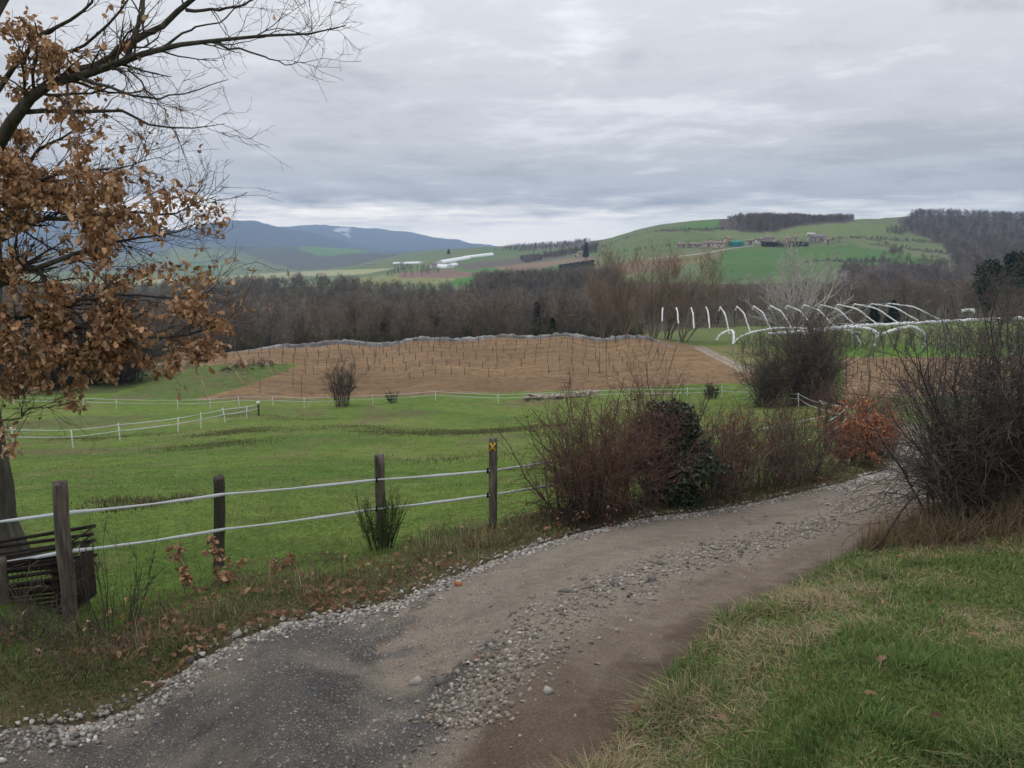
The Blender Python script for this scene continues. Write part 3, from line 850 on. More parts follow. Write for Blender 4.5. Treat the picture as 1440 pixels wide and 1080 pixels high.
def build_stones():
    rng = np.random.default_rng(21)
    shapes, f = stone_variants(10, rng)
    mat = material('stone', attr=True, var=0.22, scale=30, bump=0.5, bscale=70, island=0.28, rough=0.85)
    mat_s = material('loose_stone', (0.26, 0.225, 0.185), var=0.25, scale=12, bump=0.6, bscale=25, rough=0.85)
    mat_w = material('pale_stone', (0.40, 0.375, 0.34), var=0.2, scale=12, bump=0.6, bscale=25, rough=0.85)
    mat_d = material('grey_stone', (0.16, 0.15, 0.14), var=0.25, scale=12, bump=0.6, bscale=25, rough=0.85)
    mat_b = material('brick_shard', (0.40, 0.13, 0.07), var=0.2, scale=12, bump=0.6, bscale=25, rough=0.85)
    st, w, gx, gy, gz = TRACK_GRID

    def at(s, ww):
        i = np.clip(np.searchsorted(st, s) - 1, 0, len(st) - 2); jf = (ww - w[0]) / (w[1] - w[0]); j = np.clip(jf.astype(int), 0, len(w) - 2)
        fi = ((s - st[i]) / (st[i + 1] - st[i])); fj = jf - j
        lerp = lambda g: (g[i, j] * (1 - fi) + g[i + 1, j] * fi) * (1 - fj) + (g[i, j + 1] * (1 - fi) + g[i + 1, j + 1] * fi) * fj
        x_, y_, z_ = lerp(gx), lerp(gy), lerp(gz)
        off = (ww < 0.06)
        if off.any(): z_[off] = np.maximum(z_[off], H(x_[off], y_[off]))
        return np.stack([x_, y_, z_], 1)

    def band(n, s0, s1, wm, ws, pw=1.6):
        s = s0 + (s1 - s0) * rng.random(n) ** pw
        return s, wm + ws * rng.normal(0, 1, n)
    S, Wd, R = [], [], []
    for n, s0, s1, wm, ws, r0, r1 in ((12000, 6.2, 21, 0.045, 0.036, 0.006, 0.023), (9500, 9.0, 24, 0.64, 0.058, 0.005, 0.021), (2400, 6.5, 10.5, 0.69, 0.07, 0.004, 0.016), (2600, 9.5, 24, 0.60, 0.12, 0.003, 0.010),
                                      (7500, 6.0, 11, 0.30, 0.22, 0.002, 0.0085), (4200, 9.5, 24, 0.4, 0.26, 0.003, 0.009), (1500, 18, 28, 0.1, 0.1, 0.012, 0.035), (2200, 17, 29, 0.6, 0.2, 0.01, 0.03), (350, 8.5, 18, 0.85, 0.08, 0.003, 0.011)):
        s, ww = band(n, s0, s1, wm, ws)
        ok = (ww > -0.14) & (ww < 0.98)
        if n == 9500:
            ww = np.where(s < 10.2, ww + 0.05, ww)
        S.append(s[ok]); Wd.append(ww[ok]); R.append((r0 + (r1 - r0) * rng.random(ok.sum()) ** 2.2))
    S, Wd, R = map(np.concatenate, (S, Wd, R))
    kp = rng.random(len(S)) < np.clip(0.72 + 0.9 * fbm(S * 2.3, Wd * 9, 119, 4), 0.15, 1); S, Wd, R = S[kp], Wd[kp], R[kp]
    pos = at(S, Wd)
    n = len(S)
    a = rng.uniform(0, 2 * pi, n)
    kind = rng.integers(0, len(shapes), n)
    V = np.stack(shapes)[kind] * R[:, None, None]
    ca, sa = np.cos(a)[:, None], np.sin(a)[:, None]
    tilt = rng.normal(0, 0.25, (n, 1))
    V = np.stack([V[..., 0] * ca - V[..., 1] * sa, V[..., 0] * sa + V[..., 1] * ca, V[..., 2] + tilt * V[..., 0]], -1)
    V += (pos + np.c_[np.zeros(n), np.zeros(n), R * 0.18])[:, None]
    base = np.array([[0.36, 0.335, 0.30], [0.25, 0.22, 0.185], [0.45, 0.43, 0.40], [0.17, 0.16, 0.15], [0.31, 0.25, 0.20]])[rng.choice(5, n, p=[.33, .27, .16, .14, .10])]
    dirtier = (Wd > 0.35)[:, None]
    base = np.where(dirtier, base * 0.60 + np.array([0.066, 0.048, 0.032]), base)
    c = np.repeat(base * rng.uniform(0.75, 1.15, (n, 1)), 12, 0)
    faces = (f[None] + (np.arange(n) * 12)[:, None, None]).reshape(-1, 3)
    o = link('gravel', make_mesh('gravel', V.reshape(-1, 3), faces, mat, False, c), TRACK)
    o['kind'] = 'stuff'
    # the larger stones one by one
    meshes = []
    for m_ in (mat_s, mat_w, mat_d, mat_b):
        for k in range(4):
            meshes.append(make_mesh('stone', shapes[(k * 2 + 1) % 10], f, m_))
    big = []
    for k in range(115):
        s, ww = 7.0 + 7.5 * rng.random(), 0.03 + 0.035 * rng.normal()
        big.append((s, ww, 0.018 + 0.026 * rng.random() ** 2.5, rng.choice([0, 1, 1, 2])))
    for k in range(165):
        s = 9.1 + 7.5 * rng.random() ** 1.3
        big.append((s, (0.62 if s > 10.2 else 0.69) + 0.065 * rng.normal(), 0.016 + 0.027 * rng.random() ** 2.5, rng.choice([0, 0, 0, 1, 2])))
    for k in range(16):
        big.append((rng.uniform(10.5, 16), rng.uniform(0.2, 0.5), 0.016 + 0.01 * rng.random(), 0))
    big.append((9.62, 0.62, 0.030, 3)); big.append((10.9, 0.12, 0.036, 3)); big.append((9.8, 0.60, 0.042, 2))
    for s, ww, r, mk in big:
        p = at(np.array([s]), np.array([np.clip(ww, -0.03, 0.97)]))[0]
        ob = bpy.data.objects.new('stone', meshes[mk * 4 + rng.integers(0, 4)])
        COL.objects.link(ob); ob.parent = TRACK
        ob.location = (p[0], p[1], p[2] + r * 0.2)
        ob.scale = (r * rng.uniform(0.85, 1.2), r * rng.uniform(0.85, 1.2), r)
        ob.rotation_euler = (rng.normal(0, 0.2), rng.normal(0, 0.2), rng.uniform(0, 6.28))


build_stones()
# ------------------------------------------------------------------ plant materials
M_BARK = material('oak_bark', (0.060, 0.051, 0.042), var=0.45, scale=14, bump=1.0, bscale=22, stretch=(1, 1, 0.25), color2=(0.095, 0.09, 0.072), bdist=0.05)
M_TWIG = material('grey_twig', attr=True, var=0.2, scale=8, rough=0.9)
M_LEAF = material('dead_oak_leaf', attr=True, var=0.18, scale=30, rough=0.8, island=0.35, transl=0.25)
M_GRASS = material('grass_blade', attr=True, var=0.0, rough=0.75, island=0.30, transl=0.25, spec=0.15)
M_IVY = material('ivy_leaf', attr=True, var=0.15, scale=20, rough=0.5, island=0.35, transl=0.1, spec=0.4)
M_TREE = material('bare_wood', attr=True, var=0.12, scale=0.4, rough=0.95, spec=0.1)


def strip_geo(g, pts, rad, col, rng=None, jit=0.2):
    """flat twig strips for trees far away"""
    N, k, _ = pts.shape
    rg = rng or np.random.default_rng(1)
    ax = norm(np.cross(pts[:, -1] - pts[:, 0], rg.normal(0, 1, (N, 3))))
    V = np.stack([pts - ax[:, None] * rad[..., None], pts + ax[:, None] * rad[..., None]], 2).reshape(-1, 3)
    n, i = np.meshgrid(np.arange(N), np.arange(k - 1), indexing='ij')
    b = (n * k + i) * 2
    q = np.stack([b, b + 1, b + 3, b + 2], -1).reshape(-1, 4)
    col = np.asarray(col, float)
    if col.ndim == 1: col = np.tile(col, (N, 1))
    col = col * rg.uniform(1 - jit, 1 + jit, (N, 1))
    g.add(V, quads=q, col=np.repeat(col, k * 2, 0))


def tube_geo(g, pts, rad, sides, col, rng=None, jit=0.2):
    if sides == 1:
        return strip_geo(g, pts, rad, col, rng, jit)
    V, q = tubes(pts, rad, sides)
    col = np.asarray(col, float)
    if col.ndim == 1: col = np.tile(col, (len(pts), 1))
    if rng is not None: col = col * rng.uniform(1 - jit, 1 + jit, (len(pts), 1))
    g.add(V, quads=q, col=np.repeat(col, pts.shape[1] * sides, 0))


# outline of an oak leaf: stations along the midrib and half widths (lobed)
LEAF_T = np.array([0.0, 0.18, 0.34, 0.48, 0.66, 0.82, 1.0])
LEAF_W = np.array([0.02, 0.21, 0.15, 0.36, 0.25, 0.33, 0.05])


def leaf_shape(curl=0.25, fold=0.35, widths=LEAF_W, ts=LEAF_T):
    v = []
    for t, wd in zip(ts, widths):
        zc = -curl * t * t
        v += [(-wd, t, zc + fold * wd), (0, t, zc), (wd, t, zc + fold * wd)]
    v = np.array(v)
    q = []
    for i in range(len(ts) - 1):
        a = i * 3
        q += [(a, a + 1, a + 4, a + 3), (a + 1, a + 2, a + 5, a + 4)]
    return v, np.array(q)


def rand_rot(rng, n, droop=0.6):
    """n rotation matrices for leaves: midrib mostly outward and down"""
    az = rng.uniform(0, 2 * pi, n); el = rng.normal(-droop, 0.5, n); roll = rng.normal(0, 0.9, n)
    y = np.stack([np.cos(az) * np.cos(el), np.sin(az) * np.cos(el), np.sin(el)], 1)
    x = norm(np.cross(y, np.array([0, 0, 1.0]))); z = np.cross(x, y)
    c, s = np.cos(roll)[:, None], np.sin(roll)[:, None]
    x2 = x * c + z * s; z2 = -x * s + z * c
    return np.stack([x2, y, z2], 2)


def leaves_geo(g, pos, size, rng, cols, droop=0.6, shapes=None):
    if shapes is None:
        shapes = [leaf_shape(c, f_) for c, f_ in ((0.25, 0.5), (0.6, 0.9), (-0.4, 1.0), (0.4, -0.7))]
    n = len(pos)
    which = rng.integers(0, len(shapes), n)
    Rm = rand_rot(rng, n, droop)
    ci = np.asarray(cols)[rng.integers(0, len(cols), n)] * rng.uniform(0.75, 1.2, (n, 1))
    for k, (v, q) in enumerate(shapes):
        m = which == k
        if not m.any(): continue
        V = np.einsum('nij,vj->nvi', Rm[m], v) * size[m][:, None, None] + pos[m][:, None]
        nn = m.sum()
        g.add(V.reshape(-1, 3), quads=(q[None] + (np.arange(nn) * len(v))[:, None, None]).reshape(-1, 4), col=np.repeat(ci[m], len(v), 0))


BROWN = [(0.43, 0.24, 0.12), (0.35, 0.185, 0.092), (0.24, 0.125, 0.066), (0.52, 0.32, 0.18), (0.60, 0.41, 0.27)]


def tips(PP, RR, rng, n, tmin=0.4):
    idx = rng.integers(0, len(PP), n)
    m = PP.shape[1]
    t = rng.uniform(tmin, 1, n) * (m - 1)
    i = np.minimum(t.astype(int), m - 2); f = (t - i)[:, None]
    return PP[idx, i] * (1 - f) + PP[idx, i + 1] * f


# ------------------------------------------------------------------ the oak with dead leaves
def build_oak():
    rng = np.random.default_rng(33)
    base = G(-14, 790, 8.0)
    root = empty('oak_tree', base)
    set_props(root, 'oak tree with thick dark trunk and clinging brown dead leaves', 'tree')
    T = np.array([P(-62, 812, 8.0), P(-58, 775, 8.0), P(-54, 730, 8.0), P(-54, 660, 8.0), P(-58, 590, 8.05), P(-54, 500, 8.05), P(-42, 420, 8.1), P(-42, 330, 8.1), P(-34, 220, 8.1), P(-36, 90, 8.2), P(-20, -60, 8.3), P(-40, -260, 8.4)])
    T[0, 2] = base[2] - 0.25
    tr = np.array([0.86, 0.68, 0.50, 0.42, 0.36, 0.31, 0.27, 0.23, 0.18, 0.12, 0.08, 0.03])
    tp, trr = resample(T, 60, tr)
    V, q = tubes(tp[None], trr[None], 28)
    ang = np.tile(np.arange(28) / 28 * 2 * pi, 60); hh = np.repeat(np.arange(60), 28)
    cen = np.repeat(tp, 28, 0)
    rad = 1 + 0.10 * fbm(ang * 1.6, hh * 0.12, 5, 3) + 0.05 * fbm(ang * 5, hh * 0.4, 6, 3) + 0.14 * np.exp(-hh / 4) * np.cos(ang * 5 + 1)
    V = cen + (V - cen) * rad[:, None]
    g = Geo(); g.add(V, quads=q)
    g.obj('trunk', M_BARK, root, True, base)
    limbs = [  # pixel polylines with depth, start and end radius
        ([(-22, 235, 8.1), (20, 168, 7.9), (50, 135, 7.8), (82, 115, 7.7), (130, 102, 7.6), (178, 86, 7.5), (232, 66, 7.4), (290, 58, 7.3), (360, 48, 7.2), (428, 44, 7.1), (486, 36, 7.0)], .068, .004),
        ([(174, 88, 7.5), (188, 56, 7.55), (198, 22, 7.6), (206, -30, 7.7)], .034, .015),
        ([(84, 114, 7.7), (150, 84, 7.8), (195, 52, 7.8), (255, 15, 7.8), (310, -35, 7.8)], .050, .018),
        ([(262, 14, 7.8), (305, 15, 7.7), (345, 4, 7.6), (372, -12, 7.6)], .018, .006),
        ([(290, 58, 7.3), (350, 72, 7.2), (395, 90, 7.1), (430, 88, 7.1)], .012, .003),
        ([(228, 67, 7.4), (265, 45, 7.5), (310, 28, 7.5), (345, 2, 7.5)], .014, .004),
        ([(30, 158, 7.9), (110, 157, 7.8), (160, 155, 7.7), (200, 172, 7.6), (262, 178, 7.5), (316, 174, 7.4)], .026, .003),
        ([(110, 108, 7.6), (165, 125, 7.4), (215, 140, 7.3), (262, 128, 7.3), (320, 112, 7.2)], .018, .003),
        ([(180, 98, 7.5), (212, 130, 7.3), (232, 160, 7.2), (262, 228, 7.2)], .010, .002),
        ([(60, 125, 7.8), (85, 80, 7.7), (128, 55, 7.6), (170, 10, 7.5), (190, -30, 7.5)], .022, .006),
        ([(-20, 150, 8.1), (30, 80, 7.9), (70, 40, 7.7), (120, 15, 7.6), (140, -30, 7.6)], .03, .008),
        ([(-24, 300, 8.1), (30, 262, 7.8), (90, 245, 7.5), (150, 240, 7.3), (205, 225, 7.2)], .03, .004),
        ([(-26, 345, 8.1), (40, 315, 7.7), (110, 305, 7.4), (180, 300, 7.2), (240, 300, 7.0), (305, 276, 6.9)], .034, .003),
        ([(-28, 430, 8.1), (15, 385, 7.8), (65, 372, 7.5), (130, 350, 7.3), (190, 335, 7.1), (255, 325, 7.0)], .05, .004),
        ([(-30, 460, 8.1), (30, 440, 7.7), (75, 450, 7.4), (120, 462, 7.2), (165, 470, 7.1), (220, 476, 7.0), (280, 466, 6.9), (322, 452, 6.8)], .055, .004),
        ([(40, 442, 7.7), (110, 425, 7.4), (180, 415, 7.2), (250, 420, 7.1), (298, 408, 7.0)], .025, .003),
        ([(-34, 520, 8.05), (10, 490, 7.7), (50, 485, 7.4), (95, 505, 7.2), (130, 492, 7.1)], .04, .004),
        ([(-32, 600, 8.05), (15, 590, 7.6), (45, 575, 7.4), (72, 566, 7.3)], .012, .003),
        ([(-24, 380, 8.1), (10, 300, 8.3), (50, 220, 8.4), (90, 190, 8.5), (130, 180, 8.5)], .04, .005),
        ([(-30, 250, 8.1), (-120, 180, 8.3), (-220, 120, 8.5)], .07, .02), ([(-30, 400, 8.1), (-130, 350, 8.3), (-240, 340, 8.5)], .06, .015), ([(-30, 100, 8.2), (-110, -20, 8.6), (-160, -160, 8.8)], .06, .02),
        ([(-30, 60, 8.2), (40, -50, 8.6), (120, -150, 9.0)], .05, .01), ([(-28, 330, 8.1), (-60, 280, 9.2), (-20, 220, 10.0)], .05, .01),
    ]
    gl = Geo(); gb = Geo()
    K = 12
    LP, LR = [], []
    for pl, r0, r1 in limbs:
        p = resample([P(*a) for a in pl], K)
        p[1:-1] += rng.normal(0, 0.012, (K - 2, 3))
        LP.append(p); LR.append(r0 + (r1 - r0) * np.linspace(0, 1, K) ** 0.75)
    LP, LR = np.array(LP), np.array(LR)
    bark = (0.075, 0.068, 0.056)
    tube_geo(gl, LP, LR, 8, bark)
    b1, r1 = grow(rng, LP, LR, 170, (0.30, 0.85), (0.35, 0.95), (0.15, 1), 7, 0.16, 0.02, 0.36, 0.0028)
    e1, er1 = grow(rng, LP[11:19], LR[11:19], 190, (0.3, 0.75), (0.35, 0.95), (0.1, 1), 7, 0.16, 0.02, 0.42, 0.0035)
    b1, r1 = np.concatenate([b1, e1]), np.concatenate([r1, er1])
    b2, r2 = grow(rng, b1, r1, 1700, (0.16, 0.5), (0.4, 1.0), (0.15, 1), 5, 0.2, 0.03, 0.6, 0.0020)
    b3, r3 = grow(rng, b2, r2, 3400, (0.06, 0.2), (0.4, 1.1), (0.2, 1), 3, 0.2, 0.03, 0.75, 0.0016)
    tw = (0.068, 0.056, 0.046)
    tube_geo(gb, b1, r1, 5, tw, rng); tube_geo(gb, b2, r2, 4, tw, rng); tube_geo(gb, b3, r3, 3, tw, rng)
    lo = gl.obj('limbs', M_BARK, root, True, base)
    gb.obj('twigs', M_TWIG, root, False, base)
    # leaves: thick on the low limbs, sparse on the upper bare limb
    cand = np.concatenate([tips(b2, r2, rng, 30000, 0.2), tips(b3, r3, rng, 40000, 0.3)])
    u, v = to_pixel(cand)
    cl = 0.5 + 0.5 * fbm(u / 38, v / 38, 7, 3)
    dens = 0.04 + 0.80 * sstep(200, 300, v + 0.15 * (150 - u)) + 0.95 * sstep(170, 60, u) * sstep(-40, 30, v) * sstep(330, 240, v) + 0.35 * sstep(330, 460, v)
    dens = dens * sstep(0.34, 0.68, cl) + 0.022
    dens *= sstep(585, 555, v) + 0.4 * (u < 80) * (v < 660)
    edge_u = np.interp(v, [0, 150, 230, 290, 330, 400, 440, 480, 520, 560, 640], [200, 160, 190, 290, 260, 275, 300, 330, 250, 120, 70])
    dens *= 1 - 0.93 * sstep(-15, 35, u - edge_u)
    ok = rng.random(len(cand)) < dens * 0.50
    pos = cand[ok] + rng.normal(0, 0.02, (ok.sum(), 3))
    size = rng.uniform(0.034, 0.072, len(pos))
    u, v = u[ok], v[ok]
    inview = np.where((u > 0) & (v > 150) & (u < 340))[0]
    pick = inview[np.argsort(-(u[inview] + rng.normal(0, 40, len(inview))))[:280]]
    rest = np.ones(len(pos), bool); rest[pick] = False
    g = Geo(); leaves_geo(g, pos[rest], size[rest], rng, BROWN)
    o = g.obj('leaves', M_LEAF, root, False, base); o['kind'] = 'stuff'
    mm = []
    for k, (c, f_) in enumerate(((0.15, 0.3), (0.45, 0.55), (-0.3, 0.7), (0.3, -0.4))):
        vv, qq = leaf_shape(c, f_)
        for cc in BROWN:
            mm.append(make_mesh('leaf', vv, qq, M_LEAF, False, np.tile(cc, (len(vv), 1))))
    Rm = rand_rot(rng, len(pick), 0.6)
    from mathutils import Matrix
    for k, i in enumerate(pick):
        ob = bpy.data.objects.new('leaf', mm[rng.integers(0, len(mm))])
        COL.objects.link(ob); ob.parent = root
        s = size[i]
        m4 = Matrix([[*(Rm[k][0] * s), pos[i][0] - base[0]], [*(Rm[k][1] * s), pos[i][1] - base[1]], [*(Rm[k][2] * s), pos[i][2] - base[2]], [0, 0, 0, 1]])
        ob.matrix_local = m4
    pass


build_oak()


# ------------------------------------------------------------------ shrubs
def shrub(name, label, base, height, width, rng, stems=30, sub=(8, 3), col=(0.09, 0.07, 0.055), tipcol=None, r0=0.010, arch=0.0, spread=0.5, cat='shrub', group=None, leaves=0, leafcol=BROWN, leafsize=(0.04, 0.07), lean=(0, 0), wig=0.16, ang=(0.35, 0.95), depth=None, tw=0.0017, lv=(0.15, 1.0), sides=3, tangle=0, parts=True):
    base = np.asarray(base, float)
    depth = depth or width
    root = empty(name, base)
    set_props(root, label, cat, group)
    n = stems
    a = rng.uniform(0, 2 * pi, n); rr = np.sqrt(rng.random(n)) * spread
    st = np.stack([np.cos(a) * rr * width / 2, np.sin(a) * rr * depth / 2, np.full(n, -0.05)], 1)
    st[:, 2] = H(base[0] + st[:, 0], base[1] + st[:, 1]) - base[2] - 0.04
    d = np.stack([np.cos(a) * rng.uniform(0.1, 1, n) * width / 2 / height * 1.05 + lean[0], np.sin(a) * rng.uniform(0.1, 1, n) * depth / 2 / height * 1.05 + lean[1], np.ones(n)], 1)
    ln = height * rng.uniform(0.6, 1.08, n)
    p0 = walk(rng, st, d, ln, 9, wig * 0.6, 0.02, arch)
    rad = r0 * rng.uniform(0.5, 1.2, n)[:, None] * np.linspace(1, 0.3, 9)[None]
    g = Geo()
    tipcol = tipcol or col
    col, tipcol = np.array(col), np.array(tipcol)
    tube_geo(g, p0, rad, 4, col, rng)
    p1, r1 = grow(rng, p0, rad, n * sub[0], (height * 0.12, height * 0.36), ang, (0.2, 1), 5, wig, 0.06 - arch * 0.3, 0.6, tw * 1.4)
    tube_geo(g, p1, r1, sides, (col + tipcol) / 2, rng)
    p2, r2 = grow(rng, p1, r1, n * sub[0] * sub[1], (height * 0.04, height * 0.14), (0.4, 1.1), (0.2, 1), 3, wig, 0.05 - arch * 0.3, 0.7, tw)
    tube_geo(g, p2, r2, 3, tipcol, rng)
    if tangle:
        ta = rng.uniform(0, 2 * pi, tangle)
        tp = np.stack([np.cos(ta) * width * 0.5 * rng.random(tangle), np.sin(ta) * depth * 0.5 * rng.random(tangle), rng.random(tangle) * height * 0.35], 1)
        pt = walk(rng, tp, rng.normal(0, 1, (tangle, 3)) * np.array([1, 1, 0.5]), rng.uniform(0.2, 0.6, tangle) * height, 6, 0.35, 0.12, 0.5)
        tube_geo(g, pt, np.full(pt.shape[:2], tw * 1.2), 3, col * 0.8, rng)
    g.obj('branches', M_TWIG, root)
    if leaves:
        gl = Geo()
        pos = tips(np.concatenate([p2]), None, rng, leaves, lv[0])
        leaves_geo(gl, pos, rng.uniform(leafsize[0], leafsize[1], leaves), rng, leafcol, 0.4)
        o = gl.obj('leaves', M_LEAF, root); o['kind'] = 'stuff'
    return root, p0, p1, p2


RB = (0.10, 0.070, 0.054); RT = (0.175, 0.098, 0.074); GB = (0.10, 0.080, 0.063)


def build_hedge():
    rng = np.random.default_rng(55)
    hg = 'bare hedge shrubs along the track'
    shrub('hedge_shrub', 'sparse reddish hedge shrub beside the post with the yellow cross', G(824, 738, 9.6), 1.50, 1.0, rng, 54, (11, 5), RB, RT, .011, tangle=240, wig=0.27, ang=(0.4, 1.25), spread=0.85, leaves=260, leafcol=[(0.20, 0.10, 0.065), (0.26, 0.14, 0.085), (0.15, 0.085, 0.05)], leafsize=(0.02, 0.042), group=hg)
    shrub('hedge_shrub', 'arching reddish hedge shrub leaning against the ivy clump', G(866, 728, 10.0), 1.85, 1.3, rng, 62, (11, 5), RB, RT, .012, tangle=240, wig=0.27, ang=(0.4, 1.25), spread=0.85, leaves=260, leafcol=[(0.20, 0.10, 0.065), (0.26, 0.14, 0.085), (0.15, 0.085, 0.05)], leafsize=(0.02, 0.042), group=hg)
    shrub('bramble_mound', 'low dark bramble tangle at the foot of the hedge', G(812, 748, 9.3), 0.48, 0.9, rng, 70, (9, 3), (0.05, 0.036, 0.03), (0.075, 0.05, 0.04), .005, arch=0.5, spread=0.9, cat='bramble', tangle=240, leaves=90, leafsize=(0.03, 0.05))
    # the ivy clump
    r, p0, p1, p2 = shrub('ivy_clump', 'dense dark green ivy clump smothering a hedge stump', G(935, 714, 10.8), 1.68, 1.2, rng, 30, (8, 4), (0.075, 0.06, 0.05), (0.15, 0.082, 0.065), .013, cat='ivy', tangle=150)
    n = 8000
    a = rng.uniform(0, 2 * pi, n); h = rng.random(n) ** 0.9
    bul = (0.40 + 0.28 * np.sin(np.clip(h * 1.15, 0, 1) * pi)) * (0.8 + 0.85 * fbm(a * 1.6, h * 5, 77, 4)) * np.where(h > 0.86, 0.75, 1)
    rad = bul * np.sqrt(rng.uniform(0.25, 1, n))
    pos = np.stack([np.cos(a) * rad + 0.03, np.sin(a) * rad, 0.08 + h * 1.36], 1)
    iv = leaf_shape(0.2, 0.25, np.array([0.05, 0.42, 0.48, 0.30, 0.02]), np.array([0, 0.2, 0.45, 0.7, 1.0]))
    g = Geo(); leaves_geo(g, pos, rng.uniform(0.035, 0.065, n), rng, [(0.030, 0.050, 0.025), (0.04, 0.064, 0.032), (0.022, 0.036, 0.02), (0.06, 0.085, 0.045)], 0.5, [iv])
    o = g.obj('foliage', M_IVY, r); o['kind'] = 'stuff'
    shrub('hedge_shrub', 'thin reddish hedge shrub just past the ivy clump', G(1003, 700, 11.5), 1.42, 1.35, rng, 58, (11, 4), GB, RT, .010, tangle=240, wig=0.27, ang=(0.4, 1.25), spread=0.85, leaves=260, leafcol=[(0.20, 0.10, 0.065), (0.26, 0.14, 0.085), (0.15, 0.085, 0.05)], leafsize=(0.02, 0.042), group=hg)
    shrub('hedge_shrub', 'rounded grey brown hedge shrub with a pale broken stick', G(1064, 688, 12.4), 1.58, 1.5, rng, 72, (11, 5), GB, (0.125, 0.075, 0.062), .010, tangle=240, wig=0.27, ang=(0.4, 1.25), spread=0.85, leaves=260, leafcol=[(0.20, 0.10, 0.065), (0.26, 0.14, 0.085), (0.15, 0.085, 0.05)], leafsize=(0.02, 0.042), group=hg)
    shrub('hedge_shrub', 'bushy grey brown hedge shrub next to the dark gate posts', G(1118, 680, 13.4), 1.48, 1.25, rng, 56, (11, 4), GB, (0.12, 0.08, 0.065), .010, tangle=240, wig=0.27, ang=(0.4, 1.25), spread=0.85, leaves=260, leafcol=[(0.20, 0.10, 0.065), (0.26, 0.14, 0.085), (0.15, 0.085, 0.05)], leafsize=(0.02, 0.042), group=hg)
    shrub('beech_shrub', 'small orange leaved sapling rising behind the hedge', G(1022, 690, 13.2), 1.40, 0.5, rng, 10, (7, 3), GB, RB, .009, leaves=330, leafcol=[(0.42, 0.15, 0.06), (0.36, 0.12, 0.05), (0.30, 0.11, 0.06)], leafsize=(0.03, 0.055), lv=(0.55, 1))
    shrub('beech_shrub', 'copper brown leafy shrub at the bend of the track', G(1203, 664, 15.0), 1.30, 1.15, rng, 34, (9, 4), RB, RT, .011, leaves=3600, leafcol=[(0.46, 0.20, 0.10), (0.38, 0.155, 0.08), (0.30, 0.12, 0.065), (0.52, 0.26, 0.15)], leafsize=(0.035, 0.065), tangle=60)
    shrub('hedge_shrub', 'dark red twiggy shrub behind the copper leaved one', G(1238, 652, 17.0), 1.3, 1.0, rng, 36, (11, 4), (0.10, 0.055, 0.05), (0.15, 0.075, 0.062), .010, leaves=420, leafcol=[(0.30, 0.11, 0.055), (0.24, 0.09, 0.05)], leafsize=(0.03, 0.055), tangle=100)
    shrub('hedge_shrub', 'maroon twiggy bush below the staked soil plot', G(1195, 610, 34), 2.3, 4.6, rng, 60, (10, 3), (0.11, 0.07, 0.06), (0.15, 0.085, 0.07), .014, tw=0.005, tangle=120)
    # the big blackthorn on the bank
    dk, dt = (0.070, 0.060, 0.053), (0.135, 0.115, 0.102)
    bt = 'blackthorn bushes on the bank'
    shrub('blackthorn', 'large dark bare thorn bush leaning over the track edge', G(1348, 760, 7.0), 1.85, 0.95, rng, 26, (16, 6), dk, dt, .013, lean=(0.03, 0.1), wig=0.24, ang=(0.5, 1.3), tangle=260, tw=0.0020, group=bt)
    shrub('blackthorn', 'tall dense bare thorn bush standing highest on the bank', G(1392, 752, 7.2), 2.3, 1.1, rng, 30, (17, 6), dk, dt, .014, wig=0.24, ang=(0.5, 1.3), tangle=300, tw=0.0020, group=bt)
    shrub('blackthorn', 'dark bare thorn bush farthest up the grassy bank', G(1475, 748, 6.9), 2.2, 1.25, rng, 36, (17, 6), dk, dt, .014, wig=0.24, ang=(0.5, 1.3), tangle=260, tw=0.0020, group=bt)
    shrub('blackthorn', 'shorter bare thorn bush behind the large ones', G(1400, 720, 8.8), 1.7, 2.0, rng, 50, (13, 5), dk, dt, .012, wig=0.24, ang=(0.5, 1.3), tangle=200, tw=0.0022, group=bt)
    # broom by the third post
    rngb = np.random.default_rng(61)
    shrub('broom_plant', 'green upright broom stems growing around the wooden post', G(538, 792, 8.6), 0.66, 0.55, rngb, 70, (5, 2), (0.045, 0.060, 0.026), (0.060, 0.085, 0.032), .004, wig=0.06, ang=(0.1, 0.4), spread=0.5, cat='plant')
    shrub('bramble_shoots', 'thin dark bramble shoots rising beside the rusty grids', G(150, 880, 5.7), 0.85, 0.75, rngb, 20, (3, 2), (0.055, 0.048, 0.038), None, .0045, wig=0.10, ang=(0.2, 0.6), cat='bramble')
    shrub('bramble_shoots', 'low brown bramble stems beside the short stub post', G(30, 915, 5.2), 0.55, 0.9, rngb, 34, (4, 2), (0.09, 0.075, 0.058), None, .004, arch=0.4, wig=0.2, cat='bramble', tangle=60)
    shrub('oak_sapling', 'fallen oak spray with dry leaves below the dark post', G(288, 858, 6.7), 0.50, 0.42, rngb, 9, (5, 2), (0.13, 0.10, 0.08), None, .006, cat='branch', leaves=240, leafcol=BROWN[1:4] + [(0.34, 0.20, 0.14)], leafsize=(0.03, 0.062), wig=0.3, spread=0.9)
    shrub('oak_sapling', 'small dry leaved oak seedling in the paddock edge', G(392, 838, 7.5), 0.24, 0.32, rngb, 6, (4, 2), (0.13, 0.10, 0.08), None, .004, cat='seedling', leaves=60, leafcol=BROWN[1:4] + [(0.34, 0.20, 0.14)], leafsize=(0.03, 0.058))
    vb = np.random.default_rng(71)
